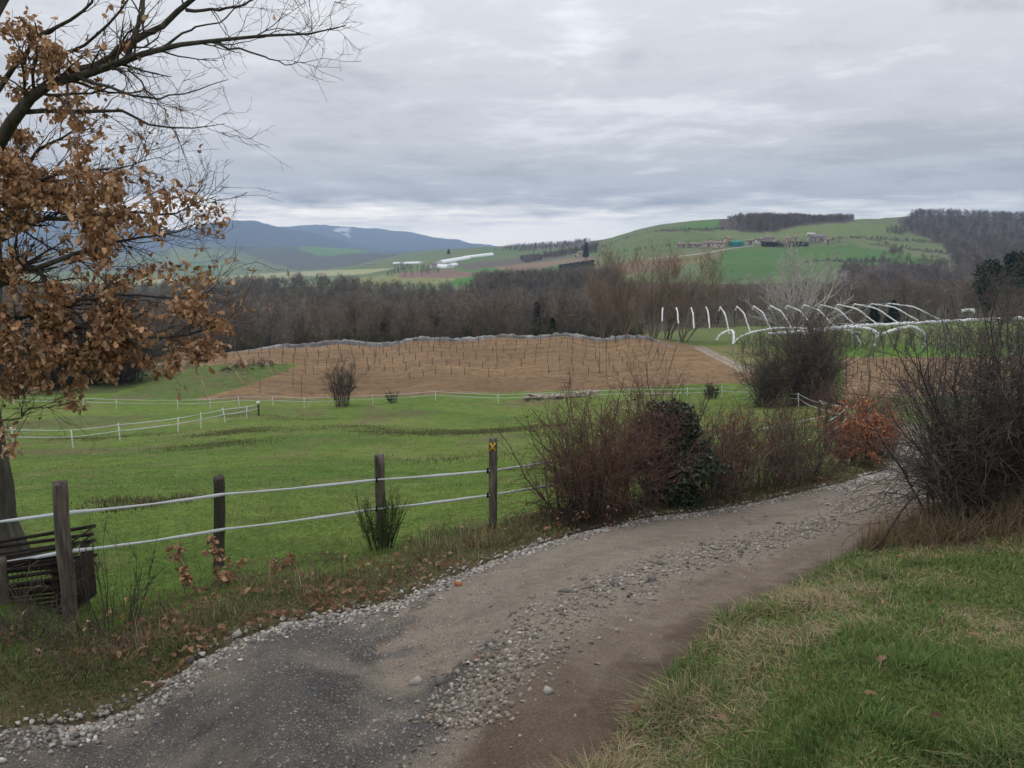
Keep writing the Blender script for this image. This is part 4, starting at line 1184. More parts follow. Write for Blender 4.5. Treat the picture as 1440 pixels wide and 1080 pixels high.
    for u, v, Y, h_, w_, lb in ((210, 885, 5.9, 0.30, 0.9, 'brown bramble tangle between the grey post and the dry oak spray'), (350, 850, 6.9, 0.22, 0.8, 'low dead bramble beside the forked stick'), (450, 812, 7.7, 0.20, 0.9, 'low dead weeds between the dark post and the broom'),
                             (625, 778, 8.7, 0.26, 0.8, 'dead weeds between the broom and the marked post'), (728, 760, 9.2, 0.32, 0.7, 'brown bramble tangle right at the marked post'), (760, 752, 9.3, 0.35, 0.7, 'brown bramble between the marked post and the hedge'), (-40, 930, 5.0, 0.35, 0.9, 'brown bramble spilling from behind the stub post'), (90, 920, 5.2, 0.26, 0.9, 'dead brown weeds at the foot of the grey post'),
                             (985, 712, 11.0, 0.35, 0.9, 'brown bramble at the foot of the thin hedge shrub'), (1095, 692, 12.6, 0.35, 1.0, 'brown bramble at the foot of the bushy hedge shrub'), (1160, 676, 14.0, 0.4, 0.9, 'dead weeds below the dark gate post')):
        shrub('bramble', lb, G(u, v, Y), h_, w_, vb, 50, (5, 3), (0.10, 0.078, 0.058), (0.145, 0.11, 0.08), .0035, arch=0.5, spread=0.95, cat='bramble', wig=0.3, ang=(0.5, 1.3), tangle=130, leaves=26, leafsize=(0.03, 0.055), tw=0.0016)
    # shrubs out on the land
    shrub('field_bush', 'tall rounded dark bush beside the orchard tunnels', G(1138, 572, 57), 6.6, 3.3, rng, 100, (13, 6), (0.080, 0.068, 0.060), (0.13, 0.10, 0.088), .03, tw=0.010, cat='bush', tangle=500, wig=0.28, ang=(0.5, 1.3), spread=0.8)
    shrub('field_bush', 'lower greyish bush joined to the tall dark one', G(1082, 566, 60), 4.8, 2.4, rng, 60, (11, 5), (0.11, 0.095, 0.082), (0.16, 0.135, 0.115), .025, tw=0.010, cat='bush', tangle=300, wig=0.28, ang=(0.5, 1.3), spread=0.8)
    shrub('field_bush', 'lone bare shrub at the near edge of the ploughed soil', G(482, 572, 73), 4.4, 2.6, rng, 34, (11, 5), (0.095, 0.078, 0.062), (0.12, 0.10, 0.08), .03, tw=0.009, cat='bush')
    shrub('field_bush', 'small dark shrub behind the tape fence', G(1000, 556, 67), 1.3, 1.8, rng, 34, (9, 4), (0.08, 0.07, 0.055), None, .02, tw=0.010, cat='bush')
    shrub('field_bush', 'tiny dark shrub on the near margin of the ploughed soil', G(553, 571, 74), 1.2, 1.3, rng, 20, (8, 4), (0.07, 0.06, 0.05), None, .02, tw=0.010, cat='bush')
    for u, v, Y, h, w_, lb in ((80, 545, 92, 5.5, 6, 'dark brush filling the hollow under the oak limb'), (165, 540, 94, 5.6, 6, 'rounded dark thicket beside the green bank'), (-30, 545, 92, 5, 8, 'dark brush behind the oak trunk'), (120, 530, 102, 6.5, 7, 'taller dark thicket behind the hollow brush')):
        shrub('thicket', lb, G(u, v, Y), h, w_, rng, 170, (10, 6), (0.050, 0.046, 0.040), (0.070, 0.066, 0.058), .04, tw=0.024, wig=0.22, ang=(0.5, 1.3), spread=0.9, cat='thicket', tangle=120)
    shrub('bramble_mound', 'dark bramble patch on the green bank', G(350, 523, 98), 1.3, 5.5, rng, 60, (7, 4), (0.06, 0.048, 0.04), None, .02, tw=0.013, arch=0.4, spread=0.95, cat='bramble')


build_hedge()
# ------------------------------------------------------------------ grass
def blades(name, label, x, y, height, width, cols, rng, lean=0.35, seg=2, flat=0.0, pull=None):
    n = len(x)
    z = H(x, y) - 0.01
    a = rng.uniform(0, 2 * pi, n)
    d = np.stack([np.cos(a), np.sin(a)], 1)
    perp = np.stack([-np.sin(a), np.cos(a)], 1)
    ln = np.abs(rng.normal(0, lean, n)) + flat
    ts = np.linspace(0, 1, seg + 1)
    V = []
    for t in ts:
        cx = d * (ln * height * t ** 1.7)[:, None]
        zz = z + height * t * (1 - 0.35 * np.minimum(ln, 1.6) * t)
        w_ = (width * (1 - t ** 1.5) * 0.5)[:, None]
        base = np.stack([x, y], 1) + cx
        if t < 1:
            V.append(np.c_[base - perp * w_, zz]); V.append(np.c_[base + perp * w_, zz])
        else:
            V.append(np.c_[base, zz])
    V = np.stack(V, 1)
    k = V.shape[1]
    q = np.array([(2 * i, 2 * i + 1, 2 * i + 3, 2 * i + 2) for i in range(seg - 1)]).reshape(-1, 4)
    t_ = np.array([(2 * seg - 2, 2 * seg - 1, 2 * seg)])
    off = (np.arange(n) * k)[:, None, None]
    f = []
    if len(q): f.append((q[None] + off).reshape(-1, 4))
    f.append((t_[None] + off).reshape(-1, 3))
    o = link(name, make_mesh(name, V.reshape(-1, 3), f, M_GRASS, False, np.repeat(cols, k, 0)))
    set_props(o, label, 'grass', None, 'stuff')
    return o


def build_grass():
    rng = np.random.default_rng(77)
    G1, G2, G3 = np.array([0.110, 0.170, 0.044]), np.array([0.150, 0.205, 0.064]), np.array([0.070, 0.120, 0.036])
    S1, S2 = np.array([0.34, 0.275, 0.165]), np.array([0.24, 0.19, 0.115])

    def mixcol(n, pd, dry, jit=0.2):
        g = np.where(rng.random((n, 1)) < 0.5, G1, np.where(rng.random((n, 1)) < 0.5, G2, G3))
        s = np.where(rng.random((n, 1)) < 0.5, S1, S2)
        return np.where((rng.random(n) < dry)[:, None], s, g) * rng.uniform(1 - jit, 1 + jit, (n, 1))
    # bank on the near side of the track
    n = 300000
    az = rng.uniform(-0.15, 0.72, n); r = np.exp(rng.uniform(math.log(1.5), math.log(13.0), n))
    x, y = np.sin(az) * r, np.cos(az) * r
    ins, dl, dr = road_info(x, y)
    ok = (~ins) & (dr < dl) & (dr > 0.02)
    x, y, dr = x[ok], y[ok], dr[ok]; n = len(x)
    pn = fbm(x * 1.5, y * 1.5, 121, 4); pn2 = fbm(x * 0.7 + 5, y * 0.7, 123, 3)
    dry = np.clip(0.32 + 1.0 * pn + 0.3 * pn2, 0.04, 0.95)
    tuf = np.clip(fbm(x * 2.6, y * 2.6, 127, 3), -0.2, 1)
    h = (0.022 + 0.034 * rng.random(n)) * (1 + 2.0 * np.clip(tuf, 0, 1) + 0.4 * pn2)  * np.where(dr < 0.22, 1.45, 1.0)
    st_ = rng.random(n) < 0.012; h = np.where(st_, h * 1.8, h)
    keep = rng.random(n) < np.clip(0.88 - 0.6 * np.clip(pn - 0.1, 0, 1), 0.15, 1)
    cols = mixcol(n, None, dry)
    flat = np.where(rng.random(n) < dry * 0.85, 1.5, 0.25)
    rr = np.hypot(x, y)
    wd = 0.003 + 0.0008 * rr
    blades('grass', 'green and straw coloured grass on the bank beside the track', x[keep], y[keep], h[keep], wd[keep], cols[keep], rng, 0.4, 2, flat[keep])
    # tall straw along the foot of the thorn bushes
    n = 15000
    t = rng.random(n)
    bx, by = P(1225, 790, 7.0)[:2], P(1500, 750, 6.3)[:2]
    x = bx[0] + (bx - 0)[0] * 0 + (by[0] - bx[0]) * t + rng.normal(0, 0.25, n); y = bx[1] + (by[1] - bx[1]) * t + rng.normal(0, 0.33, n) + 0.2 - 0.35 * rng.random(n) ** 3
    ins, dl, dr = road_info(x, y); ok = (~ins)
    x, y = x[ok], y[ok]; n = len(x)
    cl = fbm(x * 2.2, y * 2.2, 125, 3); ok = rng.random(n) < np.clip(0.4 + 1.8 * cl, 0.04, 1); x, y = x[ok], y[ok]; n = len(x)
    cols = np.where(rng.random((n, 1)) < 0.55, np.array([0.20, 0.145, 0.085]), np.where(rng.random((n, 1)) < 0.5, np.array([0.13, 0.082, 0.05]), np.array([0.26, 0.205, 0.125]))) * rng.uniform(0.7, 1.15, (n, 1))
    blades('dry_grass', 'tall straw and dead stalks at the foot of the thorn bushes', x, y, rng.uniform(0.10, 0.45, n), np.full(n, 0.005), cols, rng, 0.8, 3, 0.15)
    # verge on the paddock side
    n = 100000
    S = rng.random(n) ** 0.85 * (NS - 1); i = S.astype(int)
    ww = np.abs(rng.normal(0, 1, n)) * 0.62 + 0.02
    dirv = norm(RL - RR_)
    x, y = (RL[i] + dirv[i] * ww[:, None]).T
    x += rng.normal(0, 0.03, n); y += rng.normal(0, 0.03, n)
    r = np.hypot(x, y)
    ok = (y > 2.0) & (r < 40) & (np.abs(np.arctan2(x, y)) < 0.72) & (rng.random(n) < np.clip(1.3 - r / 26, 0.15, 1))
    x, y, ww, r = x[ok], y[ok], ww[ok], r[ok]; n = len(x)
    ins, dl, dr = road_info(x, y)
    ok = ~ins; x, y, ww, r = x[ok], y[ok], ww[ok], r[ok]; n = len(x)
    pn = fbm(x * 1.3, y * 1.3, 131, 4)
    dry = np.clip(0.34 + 0.9 * pn, 0.05, 0.9)
    cols = mixcol(n, None, dry) * np.array([0.95, 0.9, 0.9])
    br = rng.random(n) < 0.2
    cols[br] = np.array([0.115, 0.082, 0.055]) * rng.uniform(0.6, 1.3, (br.sum(), 1))
    h = (0.04 + 0.12 * rng.random(n) ** 1.5 + 0.20 * (rng.random(n) < 0.06) * sstep(0.2, 0.6, ww)) * np.clip(0.35 + ww * 1.1, 0.3, 1.0) * 0.75 * (1 + 1.2 * np.clip(fbm(x * 2.2, y * 2.2, 133, 3), -0.4, 1))
    keep = rng.random(n) < np.clip(0.5 + ww * 1.5 + pn, 0.2, 1)
    blades('verge_grass', 'rank green and dead grass on the verge below the fence', x[keep], y[keep], h[keep], (0.0035 + 0.0006 * r)[keep], cols[keep], rng, 0.55, 2, 0.08)
    # short dead growth right at the stony edge
    n = 60000
    smid = np.r_[0, np.cumsum(np.linalg.norm(np.diff(0.5 * (RL + RR_), axis=0), axis=1))]
    sv = 5.0 + 15 * rng.random(n) ** 1.4; ww = rng.random(n) ** 1.2 * 0.75
    px_, py_ = np.interp(sv, smid, RL[:, 0]), np.interp(sv, smid, RL[:, 1]); dx_, dy_ = np.interp(sv, smid, dirv[:, 0]), np.interp(sv, smid, dirv[:, 1])
    x, y = px_ + dx_ * ww, py_ + dy_ * ww
    pn = fbm(x * 2.2, y * 2.2, 135, 4)
    ok = (y > 2) & (rng.random(n) < np.clip(0.25 + 2.2 * ww + 0.8 * pn, 0.03, 1)); x, y, ww, pn = x[ok], y[ok], ww[ok], pn[ok]; n = len(x)
    cols = mixcol(n, None, np.clip(0.5 + 0.9 * pn, 0.1, 0.9)) * 0.8
    br = rng.random(n) < 0.35
    cols[br] = np.array([0.12, 0.085, 0.055]) * rng.uniform(0.6, 1.3, (br.sum(), 1))
    blades('edge_grass', 'short dead grass and moss at the stony edge of the track', x, y, (0.015 + 0.05 * rng.random(n)) * (0.6 + ww), np.full(n, 0.006), cols, rng, 0.9, 2, 0.4)
    # paddock turf
    n = 150000
    az = rng.uniform(-0.68, 0.42, n); r = np.exp(rng.uniform(math.log(6.5), math.log(70.0), n))
    x, y = np.sin(az) * r, np.cos(az) * r
    ins, dl, dr = road_info(x, y)
    ok = (~ins) & (dl < dr) & (dl > 0.75); x, y, r = x[ok], y[ok], r[ok]; n = len(x)
    pn = fbm(x * 0.5, y * 0.5, 141, 4); pn2 = fbm(x * 0.12, y * 0.12, 51, 4)
    dry = np.clip(0.07 + 0.9 * np.clip(pn - 0.05, 0, 1), 0.02, 0.6)
    base = np.where(rng.random((n, 1)) < 0.5, np.array([0.092, 0.145, 0.024]), np.array([0.130, 0.172, 0.040])) * (1 + 0.45 * pn2[:, None] + 0.2 * pn[:, None])
    cols = np.where((rng.random(n) < dry)[:, None], np.array([0.19, 0.165, 0.075]), base) * rng.uniform(0.8, 1.2, (n, 1))
    h = np.minimum(0.02 + 0.035 * rng.random(n) + 0.04 * np.clip(pn, 0, 1), 0.09)
    blades('paddock_grass', 'short bright green grazed turf of the paddock', x, y, h, 0.003 + 0.0006 * r, cols, rng, 0.7, 1, 0.2)
    # darker weed tussocks in the far half of the paddock
    n = 20000
    cx, cy = [], []
    for (u, v, Y, k) in ((300, 640, 33, 9), (330, 618, 43, 16), (560, 608, 40, 12), (620, 604, 41, 14), (700, 602, 41, 12), (760, 600, 42, 10), (100, 618, 46, 6), (200, 618, 46, 6), (340, 585, 62, 6), (480, 604, 44, 6), (420, 590, 55, 5), (640, 660, 22, 2), (180, 715, 12.5, 2), (210, 712, 13, 2)):
        p = P(u, v, Y)
        cx.append(np.full(k, p[0]) + rng.normal(0, 0.025 * Y, k)); cy.append(np.full(k, p[1]) + rng.normal(0, 0.03 * Y, k))
    cx, cy = np.concatenate(cx), np.concatenate(cy)
    i = rng.integers(0, len(cx), n)
    sg = np.where(cy[i] > 20, 1.1, 0.25); x, y = cx[i] + rng.normal(0, 1, n) * sg, cy[i] + rng.normal(0, 1, n) * sg
    cols = np.where(rng.random((n, 1)) < 0.5, np.array([0.13, 0.105, 0.062]), np.array([0.09, 0.10, 0.04])) * rng.uniform(0.7, 1.3, (n, 1))
    blades('weed_tussocks', 'brownish tussocks of weeds in the far paddock', x, y, rng.uniform(0.05, 0.17, n), np.full(n, 0.022), cols, rng, 0.6, 2, 0.1)
    # fallen leaves on the verge and bank
    n = 2600
    S = rng.integers(150, NS - 60, n); ww = rng.uniform(0.0, 1.2, n)
    x, y = (RL[S] + dirv[S] * ww[:, None]).T
    pn = fbm(x * 1.1, y * 1.1, 151, 3); ok = (pn > 0.0) & (y > 2.5) & (np.hypot(x, y) < 22); x, y = x[ok], y[ok]
    az = rng.uniform(0.1, 0.6, 30); r = np.exp(rng.uniform(1.1, 2.1, 30))
    x, y = np.r_[x, np.sin(az) * r], np.r_[y, np.cos(az) * r]
    ins, dl, dr = road_info(x, y); x, y = x[~ins], y[~ins]; n = len(x)
    g = Geo(); leaves_geo(g, np.stack([x, y, H(x, y) + 0.035], 1), rng.uniform(0.035, 0.065, n), rng, [(0.23, 0.125, 0.075), (0.27, 0.16, 0.09), (0.17, 0.10, 0.065), (0.30, 0.20, 0.12)], 0.0)
    o = g.obj('fallen_leaves', M_LEAF); set_props(o, 'brown fallen oak leaves scattered over the verge', 'leaves', None, 'stuff')


build_grass()
# ------------------------------------------------------------------ trees and woods
def bare_tree_geo(rng, height, spread, n1, n2, n3, trunk_r, col, tipcol, tw, multi=1, crown0=0.28, ang=(0.35, 0.85), up=0.10, sides=(5, 4, 3, 3), wig=0.13, fan=0.26, thick=0.5):
    """returns Geo pieces (trunk, limbs) of one leafless tree standing at the origin"""
    col, tipcol = np.array(col), np.array(tipcol)
    st = np.zeros((multi, 3)); st[:, 2] = -0.3
    if multi > 1: st[:, :2] = rng.normal(0, 0.25, (multi, 2))
    d = np.c_[rng.normal(0, 0.10 if multi == 1 else fan, (multi, 2)), np.ones(multi)]
    t = walk(rng, st, d, np.full(multi, height * (0.92 if multi > 1 else 0.80)) * rng.uniform(0.85, 1, multi), 10, 0.06, 0.05)
    tr = trunk_r * np.linspace(1, 0.12, 10)[None] * np.ones((multi, 1))
    g0, g1 = Geo(), Geo()
    tube_geo(g0, t, tr, sides[0], col)
    a, ra = grow(rng, t, tr, n1, (height * spread * 0.6, height * spread * 1.1), ang, (crown0, 0.98), 7, wig, up, thick, tw * 1.5)
    tube_geo(g1, a, ra, sides[1], col, rng, 0.15)
    b, rb = grow(rng, a, ra, n2, (height * 0.10, height * 0.24), (0.35, 0.9), (0.2, 1), 5, wig * 1.2, up * 0.7, 0.55, tw * 1.2)
    tube_geo(g1, b, rb, sides[2], (col + tipcol) / 2, rng, 0.2)
    if n3:
        c, rc = grow(rng, b, rb, n3, (height * 0.05, height * 0.12), (0.35, 1.0), (0.2, 1), 3, wig * 1.2, up * 0.7, 0.6, tw)
        tube_geo(g1, c, rc, sides[3], tipcol, rng, 0.25)
    return g0, g1


def merge(gs):
    g = Geo()
    for a in gs:
        v = np.concatenate(a.v); c = np.concatenate(a.c)
        g.add(v, quads=np.concatenate(a.q) if a.q else None, tris=np.concatenate(a.t) if a.t else None, col=c)
    return np.concatenate(g.v), (np.concatenate(g.q) if g.q else None), (np.concatenate(g.t) if g.t else None), np.concatenate(g.c)


def tree(name, label, base, rng, group=None, **k):
    root = empty(name, base)
    set_props(root, label, 'tree', group)
    g0, g1 = bare_tree_geo(rng, **k)
    g0.obj('trunk', M_TREE, root); g1.obj('crown', M_TREE, root)
    return root


M_FOREST = material('forest_wood', attr=True, var=0.0, rough=0.95, spec=0.05)


def _per_tree_tone():
    nt = M_FOREST.node_tree
    b = next(n for n in nt.nodes if n.type == 'BSDF_PRINCIPLED')
    src = b.inputs['Base Color'].links[0].from_socket
    oi = nt.nodes.new('ShaderNodeObjectInfo'); mr = nt.nodes.new('ShaderNodeMapRange')
    nt.links.new(oi.outputs['Random'], mr.inputs[0]); mr.inputs[3].default_value = 0.58; mr.inputs[4].default_value = 1.42
    hs = nt.nodes.new('ShaderNodeHueSaturation'); nt.links.new(src, hs.inputs['Color']); nt.links.new(mr.outputs[0], hs.inputs['Value'])
    mr2 = nt.nodes.new('ShaderNodeMapRange'); m = nt.nodes.new('ShaderNodeMath'); m.operation = 'FRACT'
    mm = nt.nodes.new('ShaderNodeMath'); mm.operation = 'MULTIPLY'; mm.inputs[1].default_value = 7.31
    nt.links.new(oi.outputs['Random'], mm.inputs[0]); nt.links.new(mm.outputs[0], m.inputs[0]); nt.links.new(m.outputs[0], mr2.inputs[0])
    mr2.inputs[3].default_value = 0.6; mr2.inputs[4].default_value = 1.35
    nt.links.new(mr2.outputs[0], hs.inputs['Saturation'])
    nt.links.new(hs.outputs[0], b.inputs['Base Color'])


_per_tree_tone()


def forest(name, label, protos, x, y, rng, scale=(0.75, 1.2), tint=0.2, cat='wood', tints=None, sizes=None):
    """one mass of trees: prototypes scattered over the points of one mesh"""
    z = H(x, y)
    n = len(x)
    me = bpy.data.meshes.new(name)
    me.vertices.add(n); me.vertices.foreach_set('co', np.stack([x, y, z], 1).astype(np.float32).ravel())
    for nm, tp, val in (('pick', 'INT', rng.integers(0, len(protos), n).astype(np.int32)), ('turn', 'FLOAT', rng.uniform(0, 2 * pi, n).astype(np.float32)), ('size', 'FLOAT', (rng.uniform(*scale, n) * (1 if sizes is None else sizes)).astype(np.float32))):
        at = me.attributes.new(nm, tp, 'POINT'); at.data.foreach_set('value', val)
    o = link(name, me)
    set_props(o, label, cat, None, 'stuff')
    key = tuple(p.name for p in protos)
    ng = NODE_GROUPS.get(key)
    if ng is None:
        ng = bpy.data.node_groups.new('scatter_trees', 'GeometryNodeTree')
        ng.interface.new_socket('Geometry', in_out='INPUT', socket_type='NodeSocketGeometry')
        ng.interface.new_socket('Geometry', in_out='OUTPUT', socket_type='NodeSocketGeometry')
        N, L = ng.nodes.new, ng.links.new
        gi, go = N('NodeGroupInput'), N('NodeGroupOutput')
        jn = N('GeometryNodeJoinGeometry')
        for p in reversed(protos):
            oi = N('GeometryNodeObjectInfo'); oi.inputs['Object'].default_value = p; oi.inputs['As Instance'].default_value = True
            L(oi.outputs['Geometry'], jn.inputs[0])
        ip = N('GeometryNodeInstanceOnPoints')
        L(gi.outputs[0], ip.inputs['Points']); L(jn.outputs[0], ip.inputs['Instance'])
        ip.inputs['Pick Instance'].default_value = True

        def attr(nm, tp):
            a = N('GeometryNodeInputNamedAttribute'); a.data_type = tp; a.inputs['Name'].default_value = nm
            return a.outputs['Attribute']
        L(attr('pick', 'INT'), ip.inputs['Instance Index'])
        cb = N('ShaderNodeCombineXYZ'); L(attr('turn', 'FLOAT'), cb.inputs[2]); L(cb.outputs[0], ip.inputs['Rotation'])
        L(attr('size', 'FLOAT'), ip.inputs['Scale'])
        L(ip.outputs[0], go.inputs[0])
        NODE_GROUPS[key] = ng
    md = o.modifiers.new('scatter', 'NODES'); md.node_group = ng
    return o


NODE_GROUPS = {}


def proto(name, geos):
    v, q, t, c = merge(geos)
    fl = [a for a in (q, t) if a is not None]
    return bpy.data.objects.new(name, make_mesh(name, v, fl, M_FOREST, False, c))


def sample_zone(rng, poly, Y0, Y1, n, p=1.0):
    """random ground positions inside a patch of land given by its outline and distance range"""
    us = [a for a, b in poly]; ok = []
    uu = rng.uniform(min(us), max(us), n * 6); Y = Y0 + (Y1 - Y0) * rng.random(n * 6) ** p
    x = (uu - 720) / F * Y * 1.0
    pts = np.stack([x, Y, H(x, Y, False)], 1)
    u, v = to_pixel(pts)
    m = in_poly(u, v, poly)
    return x[m][:n], Y[m][:n]


def build_woods():
    rng = np.random.default_rng(91)
    BC, TC = (0.130, 0.112, 0.092), (0.200, 0.166, 0.134)
    protos = [proto('wood_tree', bare_tree_geo(rng, 12, 0.32, 24, 150, 520, 0.15, BC, TC, 0.017, 1, 0.22, sides=(4, 3, 1, 1), up=0.04, ang=(0.5, 1.1), wig=0.18)) for _ in range(5)]
    protos += [proto('wood_tree', bare_tree_geo(rng, 9.5, 0.34, 26, 150, 480, 0.09, BC, (0.20, 0.145, 0.115), 0.016, 4, 0.08, sides=(4, 3, 1, 1))) for _ in range(4)]
    far = [proto('far_tree', bare_tree_geo(rng, 12, 0.36, 20, 120, 420, 0.2, (0.130, 0.112, 0.098), (0.180, 0.152, 0.130), 0.030, 1, 0.10, sides=(3, 1, 1, 1), up=0.03, ang=(0.5, 1.15), wig=0.2)) for _ in range(6)]
    bush = [proto('scrub_bush', bare_tree_geo(rng, 3.2, 0.42, 26, 110, 240, 0.04, (0.10, 0.084, 0.066), (0.14, 0.112, 0.085), 0.012, 7, 0.05, sides=(3, 1, 1, 1), ang=(0.4, 1.1))) for _ in range(2)]
    bush += [proto('scrub_bush', bare_tree_geo(rng, 3.0, 0.42, 26, 110, 240, 0.04, (0.075, 0.082, 0.05), (0.10, 0.115, 0.06), 0.012, 7, 0.05, sides=(3, 1, 1, 1), ang=(0.4, 1.1)))]
    # the wood in the hollow behind the ploughed knoll
    x, y = sample_zone(rng, [(-260, 505), (-260, 430), (560, 430), (880, 430), (880, 500)], 146, 250, 800)
    forest('woodland', 'bare brown wood in the hollow behind the ploughed knoll', protos, x, y, rng, (0.65, 1.15), 0.25)
    x, y = sample_zone(rng, [(-260, 480), (-260, 400), (240, 398), (540, 398), (880, 400), (880, 480)], 250, 480, 1300)
    tn = np.where(rng.random((len(x), 1)) < 0.15, np.array([[1.15, 0.95, 0.88]]), np.array([[0.97, 0.97, 1.02]]))
    forest('hillside_wood', 'dusky leafless wood climbing the low hill', far, x, y, rng, (0.5, 0.85), 0.22, tints=tn)
    x, y = sample_zone(rng, [(670, 425), (670, 398), (860, 394), (860, 430)], 380, 560, 330)
    forest('poplar_belt', 'upright grey trees along the near edge of the valley fields', far, x, y, rng, (0.8, 1.25), 0.15)
    # scrub belt along the edge of the wood
    x, y = sample_zone(rng, [(-260, 520), (-260, 440), (900, 440), (900, 500)], 134, 165, 700)
    tn = np.where(rng.random((len(x), 1)) < 0.35, np.array([[0.85, 1.12, 0.7]]), np.array([[1.0, 1.0, 1.0]]))
    forest('scrub', 'brown and greenish scrub fringing the wood', bush, x, y, rng, (0.6, 1.4), 0.3, 'scrub', tn)
    # right hand belt beyond the tunnels
    x, y = sample_zone(rng, [(860, 460), (860, 405), (1700, 395), (1700, 465)], 185, 400, 900)
    forest('valley_wood', 'dark bare trees filling the valley beyond the orchard tunnels', protos, x, y, rng, (0.55, 1.05), 0.25)
    x, y = sample_zone(rng, [(1180, 425), (1180, 372), (1300, 370), (1350, 382), (1700, 385), (1700, 425)], 430, 760, 600)
    forest('slope_wood', 'grey wood at the foot of the green hill', far, x, y, rng, (0.7, 1.1), 0.2)
    x, y = sample_zone(rng, [(1262, 311), (1300, 300), (1700, 298), (1700, 392), (1330, 390), (1342, 364), (1322, 342), (1270, 323)], 700, 1400, 2600)
    forest('hill_forest', 'blue grey leafless forest covering the far hillside', far, x, y, rng, (0.7, 1.15), 0.18)
    x, y = sample_zone(rng, [(1016, 312), (1022, 304), (1060, 300), (1200, 304), (1200, 311), (1150, 313), (1120, 317), (1092, 325), (1060, 326), (1034, 324), (1026, 318)], 900, 1260, 1300)
    uu = 720 + F * x / y; w_ = sstep(1010, 1050, uu + rng.normal(0, 8, len(x))) * sstep(1208, 1170, uu + rng.normal(0, 8, len(x))); kp = rng.random(len(x)) < 0.25 + 0.75 * w_; x, y = x[kp], y[kp]; SZ = (0.5 + 0.5 * w_)[kp]
    forest('hilltop_wood', 'brown leafless copse crowning the green hill', far, x, y, rng, (0.55, 1.0), 0.15, sizes=SZ)
    for poly, Y0, Y1, n, lb in (([(1238, 330), (1240, 322), (1270, 320), (1276, 328), (1270, 332)], 900, 1300, 110, 'small oval copse on the upper meadow of the hill'),
                               ([(1243, 359), (1248, 352), (1268, 353), (1270, 359)], 700, 950, 60, 'little round copse on the lower meadow of the hill'),
                               ([(690, 352), (740, 342), (830, 340), (830, 348), (740, 356)], 1400, 2500, 600, 'dark wood along the distant saddle'),
                               ([(730, 366), (820, 350), (840, 346), (840, 356), (780, 362), (740, 371)], 1000, 1700, 420, 'grey strip of trees below the saddle'),
                               ([(540, 388), (560, 374), (610, 376), (630, 384), (560, 392)], 850, 1500, 70, 'scattered bare trees around the white greenhouses'),
                               ([(950, 349), (950, 344), (1180, 338), (1180, 346)], 820, 960, 40, 'trees between the hamlet houses')):
        x, y = sample_zone(rng, poly, Y0, Y1, n)
        if len(x): forest('copse', lb, far, x, y, rng, (0.4, 0.75) if n in (70, 40) else (0.3, 0.55) if n in (60, 110) else (0.45, 0.9), 0.2)
    # hedgerow dots on the green hill
    pts = []
    for a, b, Ya, Yb, n in (((920, 324), (1030, 322), 1100, 1020, 40), ((1180, 334), (1322, 341), 930, 960, 50), ((1224, 343), (1340, 358), 880, 850, 46), ((1130, 367), (1250, 367), 720, 720, 50), ((840, 360), (940, 345), 800, 880, 30), ((835, 352), (915, 322), 1000, 1130, 26), ((900, 374), (1000, 362), 700, 740, 22)):
        t = rng.random(n)
        uu = a[0] + (b[0] - a[0]) * t; vv = a[1] + (b[1] - a[1]) * t; Y = Ya + (Yb - Ya) * t
        for k in range(n):
            # find the distance at which the terrain meets this sight line
            ys = np.linspace(Y[k] * 0.75, Y[k] * 1.3, 60); xs = (uu[k] - 720) / F * ys
            _, vvv = to_pixel(np.stack([xs, ys, H(xs, ys, False)], 1))
            j = np.argmin(np.abs(vvv - vv[k])); pts.append((xs[j], ys[j]))
    pts = np.array(pts) + rng.normal(0, 1.5, (len(pts), 2))
    forest('hedgerows', 'thin dark hedgerows dividing the fields of the green hill', bush, pts[:, 0], pts[:, 1], rng, (0.6, 1.3), 0.2, 'hedgerow', np.tile([[0.6, 0.62, 0.6]], (len(pts), 1)))

    # trees one can tell apart
    tg = 'single bare trees at the edge of the wood'
    lab = {370: 'bare tree with dark straight trunk at the wood edge', 352: 'thin bare tree at the wood edge beside the darker trunk', 425: 'spreading bare oak at the wood edge', 500: 'slender bare tree before the wood beyond the netting',
           545: 'ivy greened tree at the wood edge', 610: 'small bare tree behind the middle of the netting', 700: 'tall thin bare tree behind the knoll', 770: 'bare tree with dark crown behind the vine poles', 815: 'broad bare tree next to the tall willows'}
    for u, lb in lab.items():
        Y = 150 + (u * 7 % 13)
        tree('bare_tree', lb, G(u, 480, Y), np.random.default_rng(u), tg, height=rng.uniform(9, 11.5), spread=0.36, n1=18, n2=90, n3=220, trunk_r=0.20, col=(0.05, 0.044, 0.038), tipcol=(0.09, 0.074, 0.062), tw=0.018)
    # the group of tall willows
    for i, (u, Y, h, lb) in enumerate(((848, 128, 11.5, 'reddish brown willow, first of the tall group behind the vine poles'), (880, 126, 14.0, 'tall pale stemmed willow with fan shaped crown'), (918, 127, 14.5, 'tallest many stemmed willow of the group'), (962, 125, 14.0, 'tall brown willow beside the first tunnel hoops'), (938, 131, 11.0, 'darker willow half hidden inside the group'))):
        tree('willow_tree', lb, G(u, 478, Y), np.random.default_rng(200 + i), 'tall willows behind the vineyard', height=h, spread=0.34, n1=60, n2=420, n3=2200, trunk_r=0.11, col=(0.19, 0.155, 0.115), tipcol=(0.26, 0.195, 0.14), tw=0.014, multi=7, fan=0.3, sides=(5, 4, 3, 1), crown0=0.12, ang=(0.2, 0.6), up=0.14)
